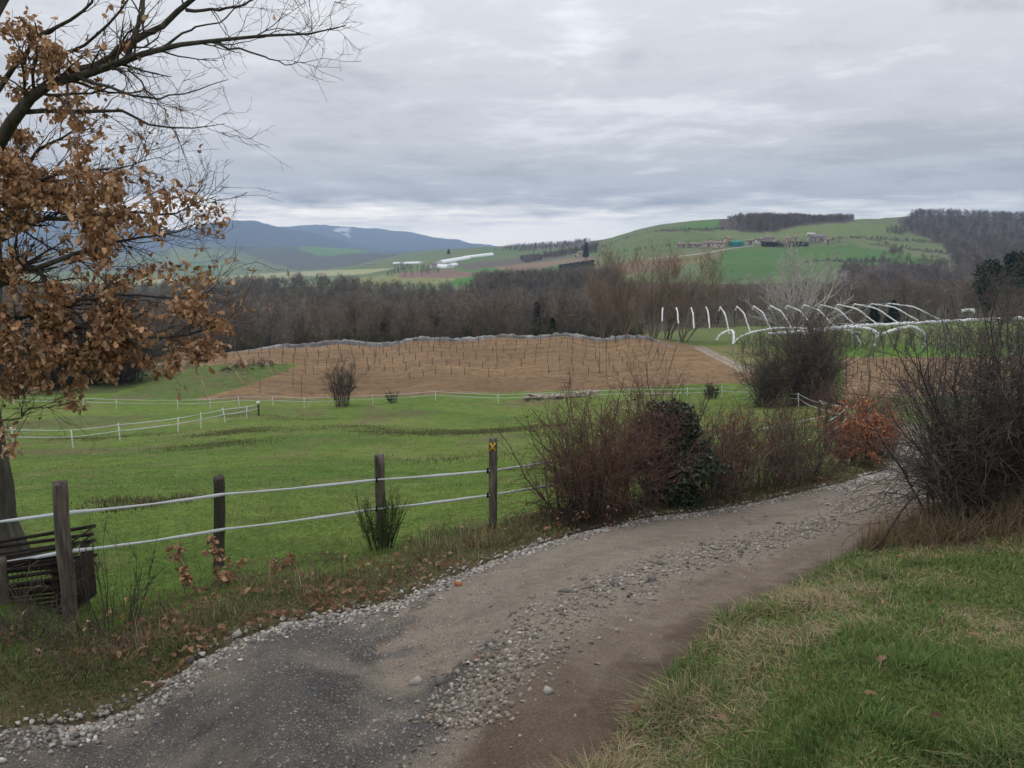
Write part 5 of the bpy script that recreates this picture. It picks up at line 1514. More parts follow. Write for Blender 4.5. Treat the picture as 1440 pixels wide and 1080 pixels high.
    # the pale spreading tree behind the tunnels
    tree('walnut_tree', 'pale grey bare tree with rising limbs behind the tunnels', G(1118, 482, 122), np.random.default_rng(310), None, height=14.5, spread=0.5, n1=64, n2=420, n3=1400, fan=0.42, thick=0.75, trunk_r=0.26, col=(0.48, 0.45, 0.42), tipcol=(0.44, 0.41, 0.38), tw=0.026, multi=8, crown0=0.10, ang=(0.35, 0.9), up=0.10)
    tree('birch_tree', 'thin pale birch leaning among the valley trees', G(1312, 470, 130), np.random.default_rng(311), None, height=7.5, spread=0.3, n1=14, n2=50, n3=100, trunk_r=0.07, col=(0.26, 0.25, 0.23), tipcol=(0.14, 0.115, 0.10), tw=0.012)
    # evergreens
    def conifer(name, label, base, h, w, rng, col=(0.030, 0.055, 0.030), group=None, layers=16, per=26, round_=False):
        root = empty(name, base); set_props(root, label, 'tree', group)
        g0 = Geo(); tube_geo(g0, walk(rng, np.array([[0, 0, -0.3]]), np.array([[0, 0, 1.0]]), np.array([h * 0.97]), 8, 0.02), np.linspace(h * 0.03, h * 0.006, 8)[None], 6, (0.07, 0.055, 0.045))
        g0.obj('trunk', M_TREE, root)
        n = layers * per * 12
        hh = rng.uniform(0.18, 1, n); a = rng.uniform(0, 2 * pi, n)
        prof = (np.sin(np.clip((1 - hh) * 1.5, 0, pi / 2)) ** 0.8 if not round_ else np.sqrt(np.clip(1 - ((hh - 0.66) / 0.36) ** 2, 0, 1))) * (0.75 + (1.0 if round_ else 0.5) * fbm(a * 1.2, hh * 6, int(h * 10), 3))
        rr = prof * w / 2 * np.sqrt(rng.uniform(0.1, 1, n))
        pos = np.stack([np.cos(a) * rr, np.sin(a) * rr, hh * h], 1)
        sp = leaf_shape(0.1, 0.2, np.array([0.05, 0.2, 0.16, 0.02]), np.array([0, 0.3, 0.7, 1.0]))
        g = Geo(); leaves_geo(g, pos, np.full(n, h * 0.075), rng, [col, np.array(col) * 0.7, np.array(col) * 1.4], 0.1, [sp])
        g.obj('crown', M_IVY, root)
    r2 = np.random.default_rng(333)
    conifer('pine_tree', 'dark green pine with round top, lower of the tall pair', G(1386, 450, 200), 14.5, 6.5, r2, round_=True)
    conifer('pine_tree', 'tallest dark green pine above the valley trees', G(1420, 450, 202), 16, 7.5, r2, round_=True)
    conifer('cypress_tree', 'dark evergreen standing low among the bare valley trees', G(1254, 462, 170), 6.0, 4.0, r2, (0.02, 0.034, 0.022))
    conifer('cypress_tree', 'smaller dark evergreen beside the low valley one', G(1228, 460, 172), 5.5, 3.5, r2, (0.02, 0.032, 0.02))
    conifer('ivy_column', 'narrow ivy covered trunk at the wood edge', G(755, 478, 150), 7.5, 1.6, r2, (0.018, 0.030, 0.016))
    conifer('ivy_column', 'low dark evergreen bush next to the ivy covered trunk', G(777, 478, 148), 4.5, 2.6, r2, (0.018, 0.028, 0.016))
    conifer('ivy_column', 'dark evergreen clump at the wood edge behind the netting', G(541, 485, 148), 5.5, 3.6, r2, (0.02, 0.034, 0.018))
    conifer('cypress_tree', 'dark cypress beside the cream house on the slope', G(824, 358, 985), 20, 9, r2, (0.02, 0.032, 0.022))
    conifer('cypress_tree', 'isolated dark tree on the distant ridge', G(631, 352, 1900), 14, 12, r2, (0.02, 0.03, 0.022))


build_woods()
# ------------------------------------------------------------------ fences, stakes, tunnels, houses
M_POST = material('weathered_post', (0.145, 0.122, 0.096), var=0.6, scale=26, bump=1.0, bscale=35, stretch=(1, 1, 0.12), color2=(0.075, 0.065, 0.053), bdist=0.02)
M_DPOST = material('dark_post', (0.060, 0.050, 0.040), var=0.4, scale=20, bump=0.9, bscale=35, stretch=(1, 1, 0.12), bdist=0.02)
M_TAPE = material('white_tape', (0.66, 0.68, 0.70), var=0.08, scale=30, rough=0.6)
M_BLACK = material('black_plastic', (0.012, 0.012, 0.014), var=0.1, rough=0.5)
M_YELLOW = material('yellow_paint', (0.62, 0.40, 0.03), var=0.25, scale=60, rough=0.7)
M_STAKE = material('white_stake', (0.68, 0.69, 0.68), var=0.08, rough=0.6)
M_RUST = material('rusty_iron', (0.036, 0.024, 0.018), var=0.45, scale=25, bump=0.5, bscale=60, color2=(0.020, 0.016, 0.013))
M_POLE = material('pale_pole', (0.40, 0.31, 0.19), var=0.25, scale=8, rough=0.9)
M_VPOLE = material('brown_pole', (0.135, 0.10, 0.072), var=0.3, scale=8)
M_VSTAKE = material('dark_vine_stake', (0.045, 0.036, 0.030), var=0.3, scale=8)
M_PLASTIC = material('bundled_plastic', (0.72, 0.725, 0.73), var=0.22, scale=5, bump=0.8, bscale=9, rough=0.45, bdist=0.1)
M_STEEL = material('galvanised_steel', (0.30, 0.31, 0.32), var=0.15, rough=0.5)
M_NET = material('grey_netting', (0.27, 0.265, 0.26), var=0.4, scale=1.2, bump=0.6, bscale=6, rough=0.9, color2=(0.13, 0.125, 0.12))


def box(g, c, s, rz=0.0, tilt=0.0):
    x, y, z = np.array(s) / 2
    v = np.array([(i * x, j * y, k * z) for i in (-1, 1) for j in (-1, 1) for k in (-1, 1)], float)
    ct, st_ = cos(tilt), sin(tilt)
    v = np.stack([v[:, 0] * ct - v[:, 2] * st_, v[:, 1], v[:, 0] * st_ + v[:, 2] * ct], 1)
    cz, sz = cos(rz), sin(rz)
    v = np.stack([v[:, 0] * cz - v[:, 1] * sz, v[:, 0] * sz + v[:, 1] * cz, v[:, 2]], 1) + np.array(c)
    g.add(v, quads=[(0, 1, 3, 2), (4, 6, 7, 5), (0, 4, 5, 1), (2, 3, 7, 6), (0, 2, 6, 4), (1, 5, 7, 3)])


def post_mesh(rng, h, r, sides=12, lean=(0, 0), top_cut=0.0, split=0.0):
    k = 14
    zz = np.linspace(-0.25, h, k)
    cx = np.stack([lean[0] * zz, lean[1] * zz, zz], 1); cx[:, :2] += np.cumsum(rng.normal(0, 0.0035, (k, 2)), 0) * (top_cut != 0 or h < 0.2)
    V, q = tubes(cx[None], np.full((1, k), r), sides)
    ang = np.tile(np.arange(sides), k); lev = np.repeat(np.arange(k), sides)
    f = 1 + 0.10 * fbm(ang * 0.8, lev * 0.25, int(h * 1000) % 97, 3) + rng.normal(0, 0.02, sides)[ang]
    c = np.repeat(cx, sides, 0)
    V = c + (V - c) * f[:, None]
    top = lev == k - 1
    V[top, 2] += top_cut * np.cos(ang[top] / sides * 2 * pi) + rng.normal(0, 0.006, top.sum())
    V = np.vstack([V, cx[-1] + np.array([0, 0, 0.004])])
    n = len(V) - 1
    b = (k - 1) * sides
    tris = [(b + j, b + (j + 1) % sides, n) for j in range(sides)]
    g = Geo(); g.add(V, quads=q, tris=tris)
    return g


def ribbon(g, pts, half, thick=0.002, sag=0.0, n=24, col=None):
    """flat vertical tape along straight spans with a little sag"""
    out = []
    for a, b in zip(pts[:-1], pts[1:]):
        t = np.linspace(0, 1, n)[:, None]
        p = a * (1 - t) + b * t
        p[:, 2] -= sag * np.linalg.norm(b - a) * (4 * t * (1 - t))[:, 0]
        out.append(p if not out else p[1:])
    p = np.vstack(out); m = len(p)
    d = np.gradient(p, axis=0); side = norm(np.cross(d, [0, 0, 1.0])) * thick
    up = np.zeros((m, 3)); up[:, 2] = half * (0.82 + 0.22 * np.sin(np.arange(m) * 0.31 + p[0, 0]) + 0.10 * np.sin(np.arange(m) * 0.87))
    V = np.stack([p - up - side, p - up + side, p + up + side, p + up - side], 1).reshape(-1, 3)
    i = np.arange(m - 1)[:, None] * 4; j = np.arange(4)[None]
    q = np.stack([i + j, i + (j + 1) % 4, i + 4 + (j + 1) % 4, i + 4 + j], -1).reshape(-1, 4)
    g.add(V, quads=q)


def build_near_fence():
    rng = np.random.default_rng(401)
    posts = [  # pixel of foot, distance, pixel of head, radius, material, label
        (100, 884, 6.0, 678, 0.058, M_POST, 'thick grey fence post beside the rusty grids', (0.012, 0.0)),
        (308, 808, 8.0, 672, 0.060, M_DPOST, 'dark leaning fence post above the dry oak spray', (0.075, 0.0)),
        (539, 775, 9.0, 640, 0.058, M_POST, 'fence post standing in the green broom', (0.008, 0.0)),
        (693, 752, 9.3, 617, 0.052, M_POST, 'square cut fence post marked with a yellow cross', (0.006, 0.0)),
        (12, 880, 6.0, 786, 0.036, M_POST, 'short thin stub post next to the oak trunk', (0.02, 0.0)),
    ]
    out = []
    for i, (u, v, Y, vt, r, m, lb, lean) in enumerate(posts):
        b = G(u, v, Y)
        h = P(u, vt, Y)[2] - b[2]
        root = empty('fence_post', b)
        set_props(root, lb, 'fence post', 'wooden posts of the paddock fence')
        post_mesh(rng, h, r, 12, lean, 0.012 if i != 3 else 0.0).obj('shaft', m, root, False)
        out.append((root, b, h))
    # yellow cross on the facing side of the marked post
    root, b, h = out[3]
    g = Geo()
    for s in (1, -1):
        box(g, (0.004, -0.066 - 0.001 * s, h - 0.085), (0.118, 0.012, 0.018), 0.0, s * 0.98)
    g.obj('trail_mark', M_YELLOW, root)['label'] = 'yellow painted cross'
    # tapes
    top = [(-120, 742, 6.7), (100, 717, 6.05), (318, 692, 8.0), (531, 672, 9.0), (686, 660, 9.3), (1160, 584, 21.0)]
    low = [(-120, 805, 6.7), (100, 771, 6.05), (318, 741, 8.0), (531, 713, 9.0), (686, 694, 9.3), (1160, 612, 21.0)]
    for pl, lb in ((top, 'upper white tape strung between the wooden posts'), (low, 'lower white tape strung between the wooden posts')):
        pts = []
        for i, (u, v, Y) in enumerate(pl):
            p = P(u, v, Y)
            p[1] -= 0.075
            pts.append(p)
        g = Geo(); ribbon(g, pts[:5], 0.016, 0.003, 0.006)
        ribbon(g, pts[4:], 0.014, 0.003, 0.004)
        set_props(g.obj('fence_tape', M_TAPE), lb, 'fence tape', 'white tapes of the near fence')
        for k in (3, 4):
            rt, b, h = out[k - 1]
            q = pts[k] - b
            g = Geo()
            V, qq = tubes(np.array([[q + (0, 0.012, -0.028), q + (0, 0.0, 0.0), q + (0, 0.012, 0.034)]]), np.array([[0.012, 0.016, 0.010]]), 8)
            g.add(V, quads=qq)
            V, qq = tubes(np.array([[q + (0, 0.01, 0), q + (0.05, 0.06, 0)]]), np.array([[0.006, 0.006]]), 6); g.add(V, quads=qq)
            g.obj('insulator', M_BLACK, rt)


build_near_fence()


def build_tape_fences():
    rng = np.random.default_rng(411)
    A = [(-60, 574, 75), (20, 573, 75), (117, 572, 74), (164, 574, 73), (250, 574, 73), (296, 575, 73), (337, 574, 73), (384, 573, 73), (428, 573, 73), (524, 572, 73), (613, 571, 73), (701, 570, 73), (793, 567, 72), (885, 563, 69), (967, 560, 67), (1015, 558, 67), (1077, 560, 65), (1099, 566, 60), (1123, 573, 55), (1152, 590, 42), (1183, 602, 33)]
    B = [(-80, 645, 34), (20, 640, 36), (103, 632, 38), (169, 622, 43), (250, 608, 48), (283, 605, 50), (317, 599, 53), (347, 592, 57), (364, 586, 60)]
    C = [(1160, 631, 21), (1183, 602, 33)]
    stake = Geo(); V, q = tubes(np.array([[(0, 0, -0.2), (0, 0, 0.5), (0, 0, 1.0)]]), np.full((1, 3), 0.033), 6)
    stake.add(V, quads=q, tris=[(12, 13, 14), (12, 14, 15), (12, 15, 16), (12, 16, 17)])
    for k, z in enumerate((0.62, 0.92)):
        box(stake, (0, -0.03, z), (0.05, 0.04, 0.03))
    sm = stake.mesh('stake', M_STAKE)
    for pts, lb, gname, tlb in ((A, 'slim white plastic stake of the tape fence along the ploughed soil', 'white stakes along the ploughed soil', 'white tape along the far edge of the paddock'), (B, 'slim white plastic stake of the tape fence crossing the paddock', 'white stakes crossing the paddock', 'white tape curving across the paddock')):
        pos = []
        for i, a in enumerate(pts):
            p = G(*a); hgt = 0.98 * rng.uniform(0.93, 1.05)
            if (pts is A and i == len(pts) - 1):
                pos.append(p); continue
            if pts is B and i == len(B) - 1:
                root = empty('corner_post', p); set_props(root, 'dark wooden corner post where the crossing tape fence ends', 'fence post')
                post_mesh(rng, 1.0, 0.07, 8).obj('shaft', M_DPOST, root)
                g = Geo(); box(g, (0, 0, 1.02), (0.22, 0.2, 0.2)); g.obj('cap', M_STAKE, root)
            else:
                o = link('fence_stake', sm); o.location = p; o.scale = (1, 1, hgt); o.rotation_euler = (rng.normal(0, 0.04), rng.normal(0, 0.05), 0)
                set_props(o, lb, 'stake', gname)
            pos.append(p)
        for k, (hz, nm) in enumerate(((0.92, 'upper '), (0.58, 'lower '))):
            g = Geo(); ribbon(g, [p + np.array([0, -0.05, hz]) for p in pos], 0.027, 0.003, 0.006, 8)
            set_props(g.obj('fence_tape', M_TAPE), nm + tlb, 'fence tape')
    # the gate corner by the bend of the track
    for u, v, Y, h, r, lb in ((1160, 633, 21, 1.22, 0.055, 'dark gate post standing in front of the zigzag tapes'), (1183, 603, 33, 1.15, 0.075, 'dark gate post at the far side of the zigzag tapes'), (1152, 592, 42, 1.2, 0.07, 'dark wooden post at the fence corner behind the zigzag tapes'), (1174, 600, 37, 1.35, 0.06, 'thin brown post between the gate posts')):
        p = G(u, v, Y); root = empty('gate_post', p); set_props(root, lb, 'gate post', 'dark posts of the paddock gate')
        post_mesh(rng, h, r, 8, (rng.normal(0, 0.02), 0)).obj('shaft', M_DPOST, root)
    a, b, c = G(1160, 633, 21), G(1190, 603, 33), G(1150, 590, 42)
    for z0, z1, z2, lb in ((0.72, 0.85, 1.05, 'upper zigzag tape across the gate'), (0.38, 0.38, 0.62, 'lower zigzag tape across the gate')):
        g = Geo(); ribbon(g, [a + (0, 0, z0), b + (0, 0, z1), c + (0, 0, z2)], 0.020, 0.003, 0.006, 8)
        set_props(g.obj('fence_tape', M_TAPE), lb, 'fence tape')


build_tape_fences()


def build_vineyard():
    rng = np.random.default_rng(421)
    def pole(name, label, u0, v0, u1, v1, Y, r, mat, group, cat='pole'):
        b = G(u0, v0, Y); t = P(u1, v1, Y); t = t + 0
        if t[2] - b[2] < 0.6: t[2] = b[2] + 1.2
        d = t - b
        V, q = tubes(np.array([[-0.25 * d / np.linalg.norm(d), d * 0.5 + rng.normal(0, .02, 3), d]]), np.array([[r, r * 0.95, r * 0.8]]), 6)
        n = len(V); V = np.vstack([V, d]); g = Geo(); g.add(V, quads=q, tris=[(12 + j, 12 + (j + 1) % 6, n) for j in range(6)])
        o = g.obj(name, mat); o.location = b
        set_props(o, label, cat, group)
    gp = 'pale poles leaning on the green bank'
    for (u0, v0, u1, v1, Y), lb in zip(((292, 560, 283, 533, 82), (342, 551, 331, 522, 87), (384, 536, 374, 508, 93), (419, 517, 418, 505, 105)), ('pale leaning pole lowest on the green bank', 'pale leaning pole second up the green bank', 'pale leaning pole beside the bramble patch', 'pale short pole at the top of the green bank')):
        pole('leaning_pole', lb, u0, v0, u1, v1, Y, 0.05, M_POLE, gp)
    gp = 'brown poles leaning along the end of the vine rows'
    for k, (u0, v0, u1, v1, Y) in enumerate(((940, 522, 952, 484, 86), (928, 515, 939, 482, 90), (918, 508, 927, 484, 95), (913, 498, 920, 474, 103), (905, 496, 912, 471, 106), (897, 494, 903, 471, 109))):
        pole('row_end_pole', 'thin brown pole leaning outward at the end of the vine rows', u0, v0, u1, v1, Y, 0.042, M_VPOLE, gp)
    gp = 'thin upright poles on the ploughed knoll'
    for u, v0, v1, Y in ((699, 512, 471, 100), (798, 503, 475, 106), (843, 521, 480, 92), (853, 531, 490, 86), (673, 492, 470, 111), (757, 498, 471, 108), (782, 491, 468, 113), (824, 501, 469, 106), (848, 496, 470, 109), (620, 494, 472, 110), (570, 495, 474, 110), (529, 497, 478, 109), (527, 525, 492, 95), (412, 545, 515, 86), (366, 556, 530, 81), (424, 558, 528, 80), (457, 558, 533, 80), (650, 486, 470, 115), (880, 492, 470, 112), (600, 486, 473, 115), (865, 488, 468, 115)):
        pole('vine_pole', 'thin upright brown pole on the ploughed knoll', u, v0, u, v1, Y, 0.032, M_VPOLE, gp)
    for u, v0, v1, Y, lb in ((1190, 545, 490, 66, 'brown pole at the corner of the staked soil plot'), (1222, 556, 492, 62, 'brown pole in front of the staked soil plot'), (1243, 520, 500, 80, 'pale brown pole inside the staked soil plot')):
        pole('vine_pole', lb, u, v0, u, v1, Y, 0.045, M_VPOLE, None)
    # young vine stakes in rows
    g = Geo(); V, q = tubes(np.array([[(0, 0, -0.15), (0, 0, 0.95)]]), np.full((1, 2), 0.034), 4); g.add(V, quads=q, tris=[(4, 5, 6), (4, 6, 7)])
    sm = g.mesh('vine_stake', M_VSTAKE)
    soil = [(300, 500), (330, 492), (480, 482), (700, 470), (880, 470), (930, 486), (930, 520), (800, 530), (600, 535), (500, 530), (420, 525), (380, 505)]
    n = 0
    for row, Y in enumerate((91, 96.5, 101.5, 106.5, 111, 115)):
        for k in range(60):
            x = -38 + k * 1.55 + rng.normal(0, 0.14) + row * 0.4
            y = Y + 0.04 * x + rng.normal(0, 0.15)
            p = np.array([x, y, ground(x, y)]); u, v = to_pixel(p)
            if not in_poly(np.array([u]), np.array([v]), soil)[0] or rng.random() < 0.10: continue
            o = link('vine_stake', sm); o.location = p; o.rotation_euler = (rng.normal(0, .06), rng.normal(0, .06), 0); o.scale = (1, 1, rng.uniform(0.7, 1.15))
            set_props(o, 'short dark vine stake on the ploughed knoll', 'stake', 'short vine stakes on the ploughed knoll'); n += 1
    for row in range(3):
        for k in range(16):
            x0 = P(1200 + k * 14 + row * 6, 520, 84 - row * 7)
            p = np.array([x0[0], x0[1] + k * 0.1, ground(x0[0], x0[1] + k * 0.1)])
            o = link('vine_stake', sm); o.location = p; o.scale = (1, 1, 1.25); o.rotation_euler = (rng.normal(0, .05), rng.normal(0, .05), 0)
            set_props(o, 'short dark vine stake on the soil plot below the tunnels', 'stake', 'short vine stakes below the tunnels')
    # grey netting along the back of the knoll
    line = [(322, 493, 118), (380, 488, 119), (430, 485, 120), (480, 483, 121), (540, 480, 121), (580, 481, 121), (620, 479, 121), (660, 474, 122), (700, 472, 122), (750, 471, 122), (800, 471, 122), (850, 473, 121), (885, 474, 120), (915, 478, 117), (945, 487, 113)]
    pts = np.array([G(*a) for a in line]); p = resample(pts, 160)
    p[:, 2] = H(p[:, 0], p[:, 1])
    hgt = 0.62 + 0.22 * fbm(np.arange(160) * 0.10, np.zeros(160), 5, 3) + 0.08 * rng.normal(0, 1, 160)
    hgt *= np.clip(np.minimum(np.arange(160) / 18, (159 - np.arange(160)) / 14), 0.25, 1)
    V = []
    for i in range(160):
        off = 0.12 * np.array([0, 1, 0])
        V += [p[i] + (0, -0.35, 0), p[i] + (0, -0.22, hgt[i] * 0.5) + rng.normal(0, 0.04, 3), p[i] + (0, 0, hgt[i]), p[i] + (0, 0.3, hgt[i] * 0.5), p[i] + (0, 0.4, 0)]
    i = np.arange(159)[:, None] * 5; j = np.arange(4)[None]
    q = np.stack([i + j, i + j + 5, i + j + 6, i + j + 1], -1).reshape(-1, 4)
    g = Geo(); g.add(np.array(V), quads=q)
    set_props(g.obj('netting', M_NET), 'long heap of grey netting along the back of the ploughed knoll', 'netting')
    # pile of cut wood by the far fence
    g = Geo(); m = material('cut_wood', (0.40, 0.34, 0.28), var=0.35, scale=4, island=0.3)
    a, b = G(742, 562, 75), G(838, 556, 75)
    root = empty('wood_pile', (a + b) / 2); set_props(root, 'low pile of pale cut branches behind the tape fence', 'wood pile')
    for k in range(60):
        t = rng.random(); c = a + (b - a) * t; c[2] = ground(c[0], c[1]) + rng.uniform(0.05, 0.45)
        d = np.array([rng.normal(0.9, 0.3), rng.normal(0, 0.4), rng.normal(0, 0.12)])
        V, q = tubes(np.array([[c - d * 0.6, c + rng.normal(0, .05, 3), c + d * 0.6]]) - (a + b) / 2, np.full((1, 3), rng.uniform(0.04, 0.1)), 6)
        gg = Geo(); gg.add(V, quads=q)
        gg.obj('branch', m, root)
    b = G(760, 558, 74)
    root = empty('fallen_branch', b); set_props(root, 'dark bare branch lying on top of the wood pile', 'branch')
    g0, g1 = bare_tree_geo(np.random.default_rng(5), 2.2, 0.4, 8, 20, 20, 0.06, (0.06, 0.05, 0.042), (0.08, 0.066, 0.055), 0.015); g1.obj('twigs', M_TREE, root); g0.obj('stem', M_TREE, root)
    root.rotation_euler = (0.1, -1.15, 0.2)


build_vineyard()


def build_tunnels():
    rng = np.random.default_rng(431)
    def lumpy(pts, r, n, sides=7, jit=0.25):
        p = resample(pts, n); rad = r * (1 + jit * fbm(np.arange(n) * 0.45, np.full(n, rng.uniform(0, 50)), 3, 3))
        p[1:-1] += rng.normal(0, r * 0.15, (n - 2, 3))
        return tubes(p[None], rad[None], sides)
    # hoops: far side, apex, near foot on the gutter
    ap = [(930, 436, 10), (950, 434, 14), (971, 434, 17), (992, 433, 15)]
    hoops = [((932, 433), (931, 452)), ((951, 433), (954, 455)), ((972, 433), (976, 462)), ((993, 432), (998, 462))]
    for k in range(11):
        au = 1013 + k * 23.8
        fu = 1026 + k * 29.5
        fv = 470 - 2.1 * k
        hoops.append(((au, 432 - 0.5 * k), (fu, fv)))
    gname = 'hoops of the orchard tunnels'
    for k, ((au, av), (fu, fv)) in enumerate(hoops):
        Ya = 112.0; a = P(au, av, Ya); f = P(fu, fv, Ya - 3.6)
        back = a + (a - f) * np.array([0.55, 0.9, 0.0]) - np.array([0, 0, (a - f)[2] * 0.85])
        mid = a * 0.5 + f * 0.5; mid[2] += 0.16 * (a[2] - f[2]) + 0.25
        b2 = a * 0.5 + back * 0.5; b2[2] += 0.3
        base = np.array([f[0], f[1], ground(f[0], f[1])])
        root = empty('tunnel_hoop', base)
        set_props(root, 'orchard tunnel hoop wrapped in white bundled plastic' if k > 3 else 'low plastic wrapped hoop end seen between the willows', 'tunnel hoop', gname if k > 3 else 'hoop ends between the willows')
        V, q = tubes(resample([back, b2, a, mid, f], 30)[None] - base, np.full((1, 30), 0.035), 5)
        g = Geo(); g.add(V, quads=q); g.obj('frame', M_STEEL, root)
        if k > 3:
            V, q = lumpy(np.array([a * 0.72 + b2 * 0.28 - (0, 0, 0.25), a * 0.9 + b2 * 0.1 + (0, 0, 0.02), a, a * 0.5 + mid * 0.5 + (0, 0, 0.05), mid, mid * 0.45 + f * 0.55, f]) - base, 0.10, 34)
        else:
            V, q = lumpy(np.array([a - base, mid - base, f - base]), 0.10, 20)
        g = Geo(); g.add(V, quads=q); g.obj('plastic', M_PLASTIC, root, True)
        V, q = tubes(np.array([[f - base, (0, 0, 0)]]), np.full((1, 2), 0.04), 5); g = Geo(); g.add(V, quads=q); g.obj('post', M_STEEL, root)
    # gutters with rolled plastic
    def roll(label, pl, r, n, legs=()):
        pts = np.array([P(*a) for a in pl]); base = np.array([pts[0][0], pts[0][1], ground(pts[0][0], pts[0][1])])
        root = empty('plastic_roll', base); set_props(root, label, 'plastic roll', 'rolled plastic along the tunnel gutters')
        V, q = lumpy(pts - base, r, n, 8, 0.35); g = Geo(); g.add(V, quads=q); g.obj('roll', M_PLASTIC, root, True)
        for i in legs:
            f = pts[i].copy(); f[2] = ground(f[0], f[1]); V, q = tubes(np.array([[pts[i] - base, f - base]]), np.full((1, 2), 0.045), 5)
            gg = Geo(); gg.add(V, quads=q); gg.obj('post', M_STEEL, root)
    roll('long white plastic roll along the back gutter of the tunnels', [(1080, 470, 107), (1140, 465, 107), (1200, 459, 107), (1260, 456, 107), (1330, 452, 107), (1400, 449, 107), (1480, 447, 107), (1560, 446, 107)], 0.24, 200, (0, 2, 4, 6))
    roll('arched white plastic bundle over the first front bay', [(1030, 484, 100), (1040, 475, 100), (1056, 468, 100), (1080, 463, 100), (1106, 461, 100), (1136, 463, 100), (1150, 468, 100)], 0.12, 60, (0,))
    roll('small white plastic arch at the corner of the tunnels', [(1008, 478, 102), (1012, 472, 102), (1020, 467, 102), (1029, 465, 102), (1032, 472, 101), (1031, 485, 100)], 0.15, 50, (5,))
    roll('arched white plastic bundle hanging over the second front bay', [(1150, 466, 100), (1175, 461, 100), (1190, 465, 100), (1204, 472, 100), (1211, 486, 100)], 0.13, 50, (4,))
    roll('white plastic bundle drooping to a thick tail at the third bay', [(1192, 460, 101), (1212, 461, 101), (1228, 465, 100.5), (1234, 470, 100), (1231, 478, 100), (1229, 488, 100)], 0.21, 60, (5,))
    roll('white plastic bundle drooping to a tail behind the thorn bush', [(1240, 470, 101), (1262, 463, 101), (1282, 460, 101), (1296, 466, 100.5), (1301, 478, 100), (1299, 489, 100)], 0.21, 60, (5,))
    roll('thin white plastic strand linking two front bays', [(1128, 470, 103), (1180, 463, 104), (1210, 468, 102)], 0.08, 40)
    roll('white plastic lump on a post above the thorn bush', [(1352, 438, 108), (1360, 436, 108), (1368, 437, 108), (1369, 442, 108)], 0.22, 20, (2,))
    # young fruit trees under the tunnels
    rr = np.random.default_rng(7)
    fr = []
    for _ in range(3):
        v, q, t, c = merge(bare_tree_geo(rr, 3.2, 0.3, 14, 50, 80, 0.05, (0.10, 0.085, 0.075), (0.155, 0.115, 0.10), 0.010, 2, 0.2, ang=(0.2, 0.6), sides=(3, 3, 1, 1)))
        fr.append(make_mesh('orchard_tree', v, q, M_TREE, False, c))
    n = 0
    for row, Y in enumerate((99, 103, 108, 113)):
        for k in range(34):
            u = 1046 + k * 15 + row * 5 + rng.normal(0, 2); p = P(u, 480, Y); p[2] = ground(p[0], p[1])
            o = link('orchard_tree', fr[n % 3]); o.location = p; o.rotation_euler = (0, 0, rng.uniform(0, 6)); s = rng.uniform(0.7, 1.05); o.scale = (s, s, s)
            set_props(o, 'young bare orchard tree growing under the plastic tunnels', 'orchard tree', 'orchard trees under the tunnels'); n += 1


build_tunnels()


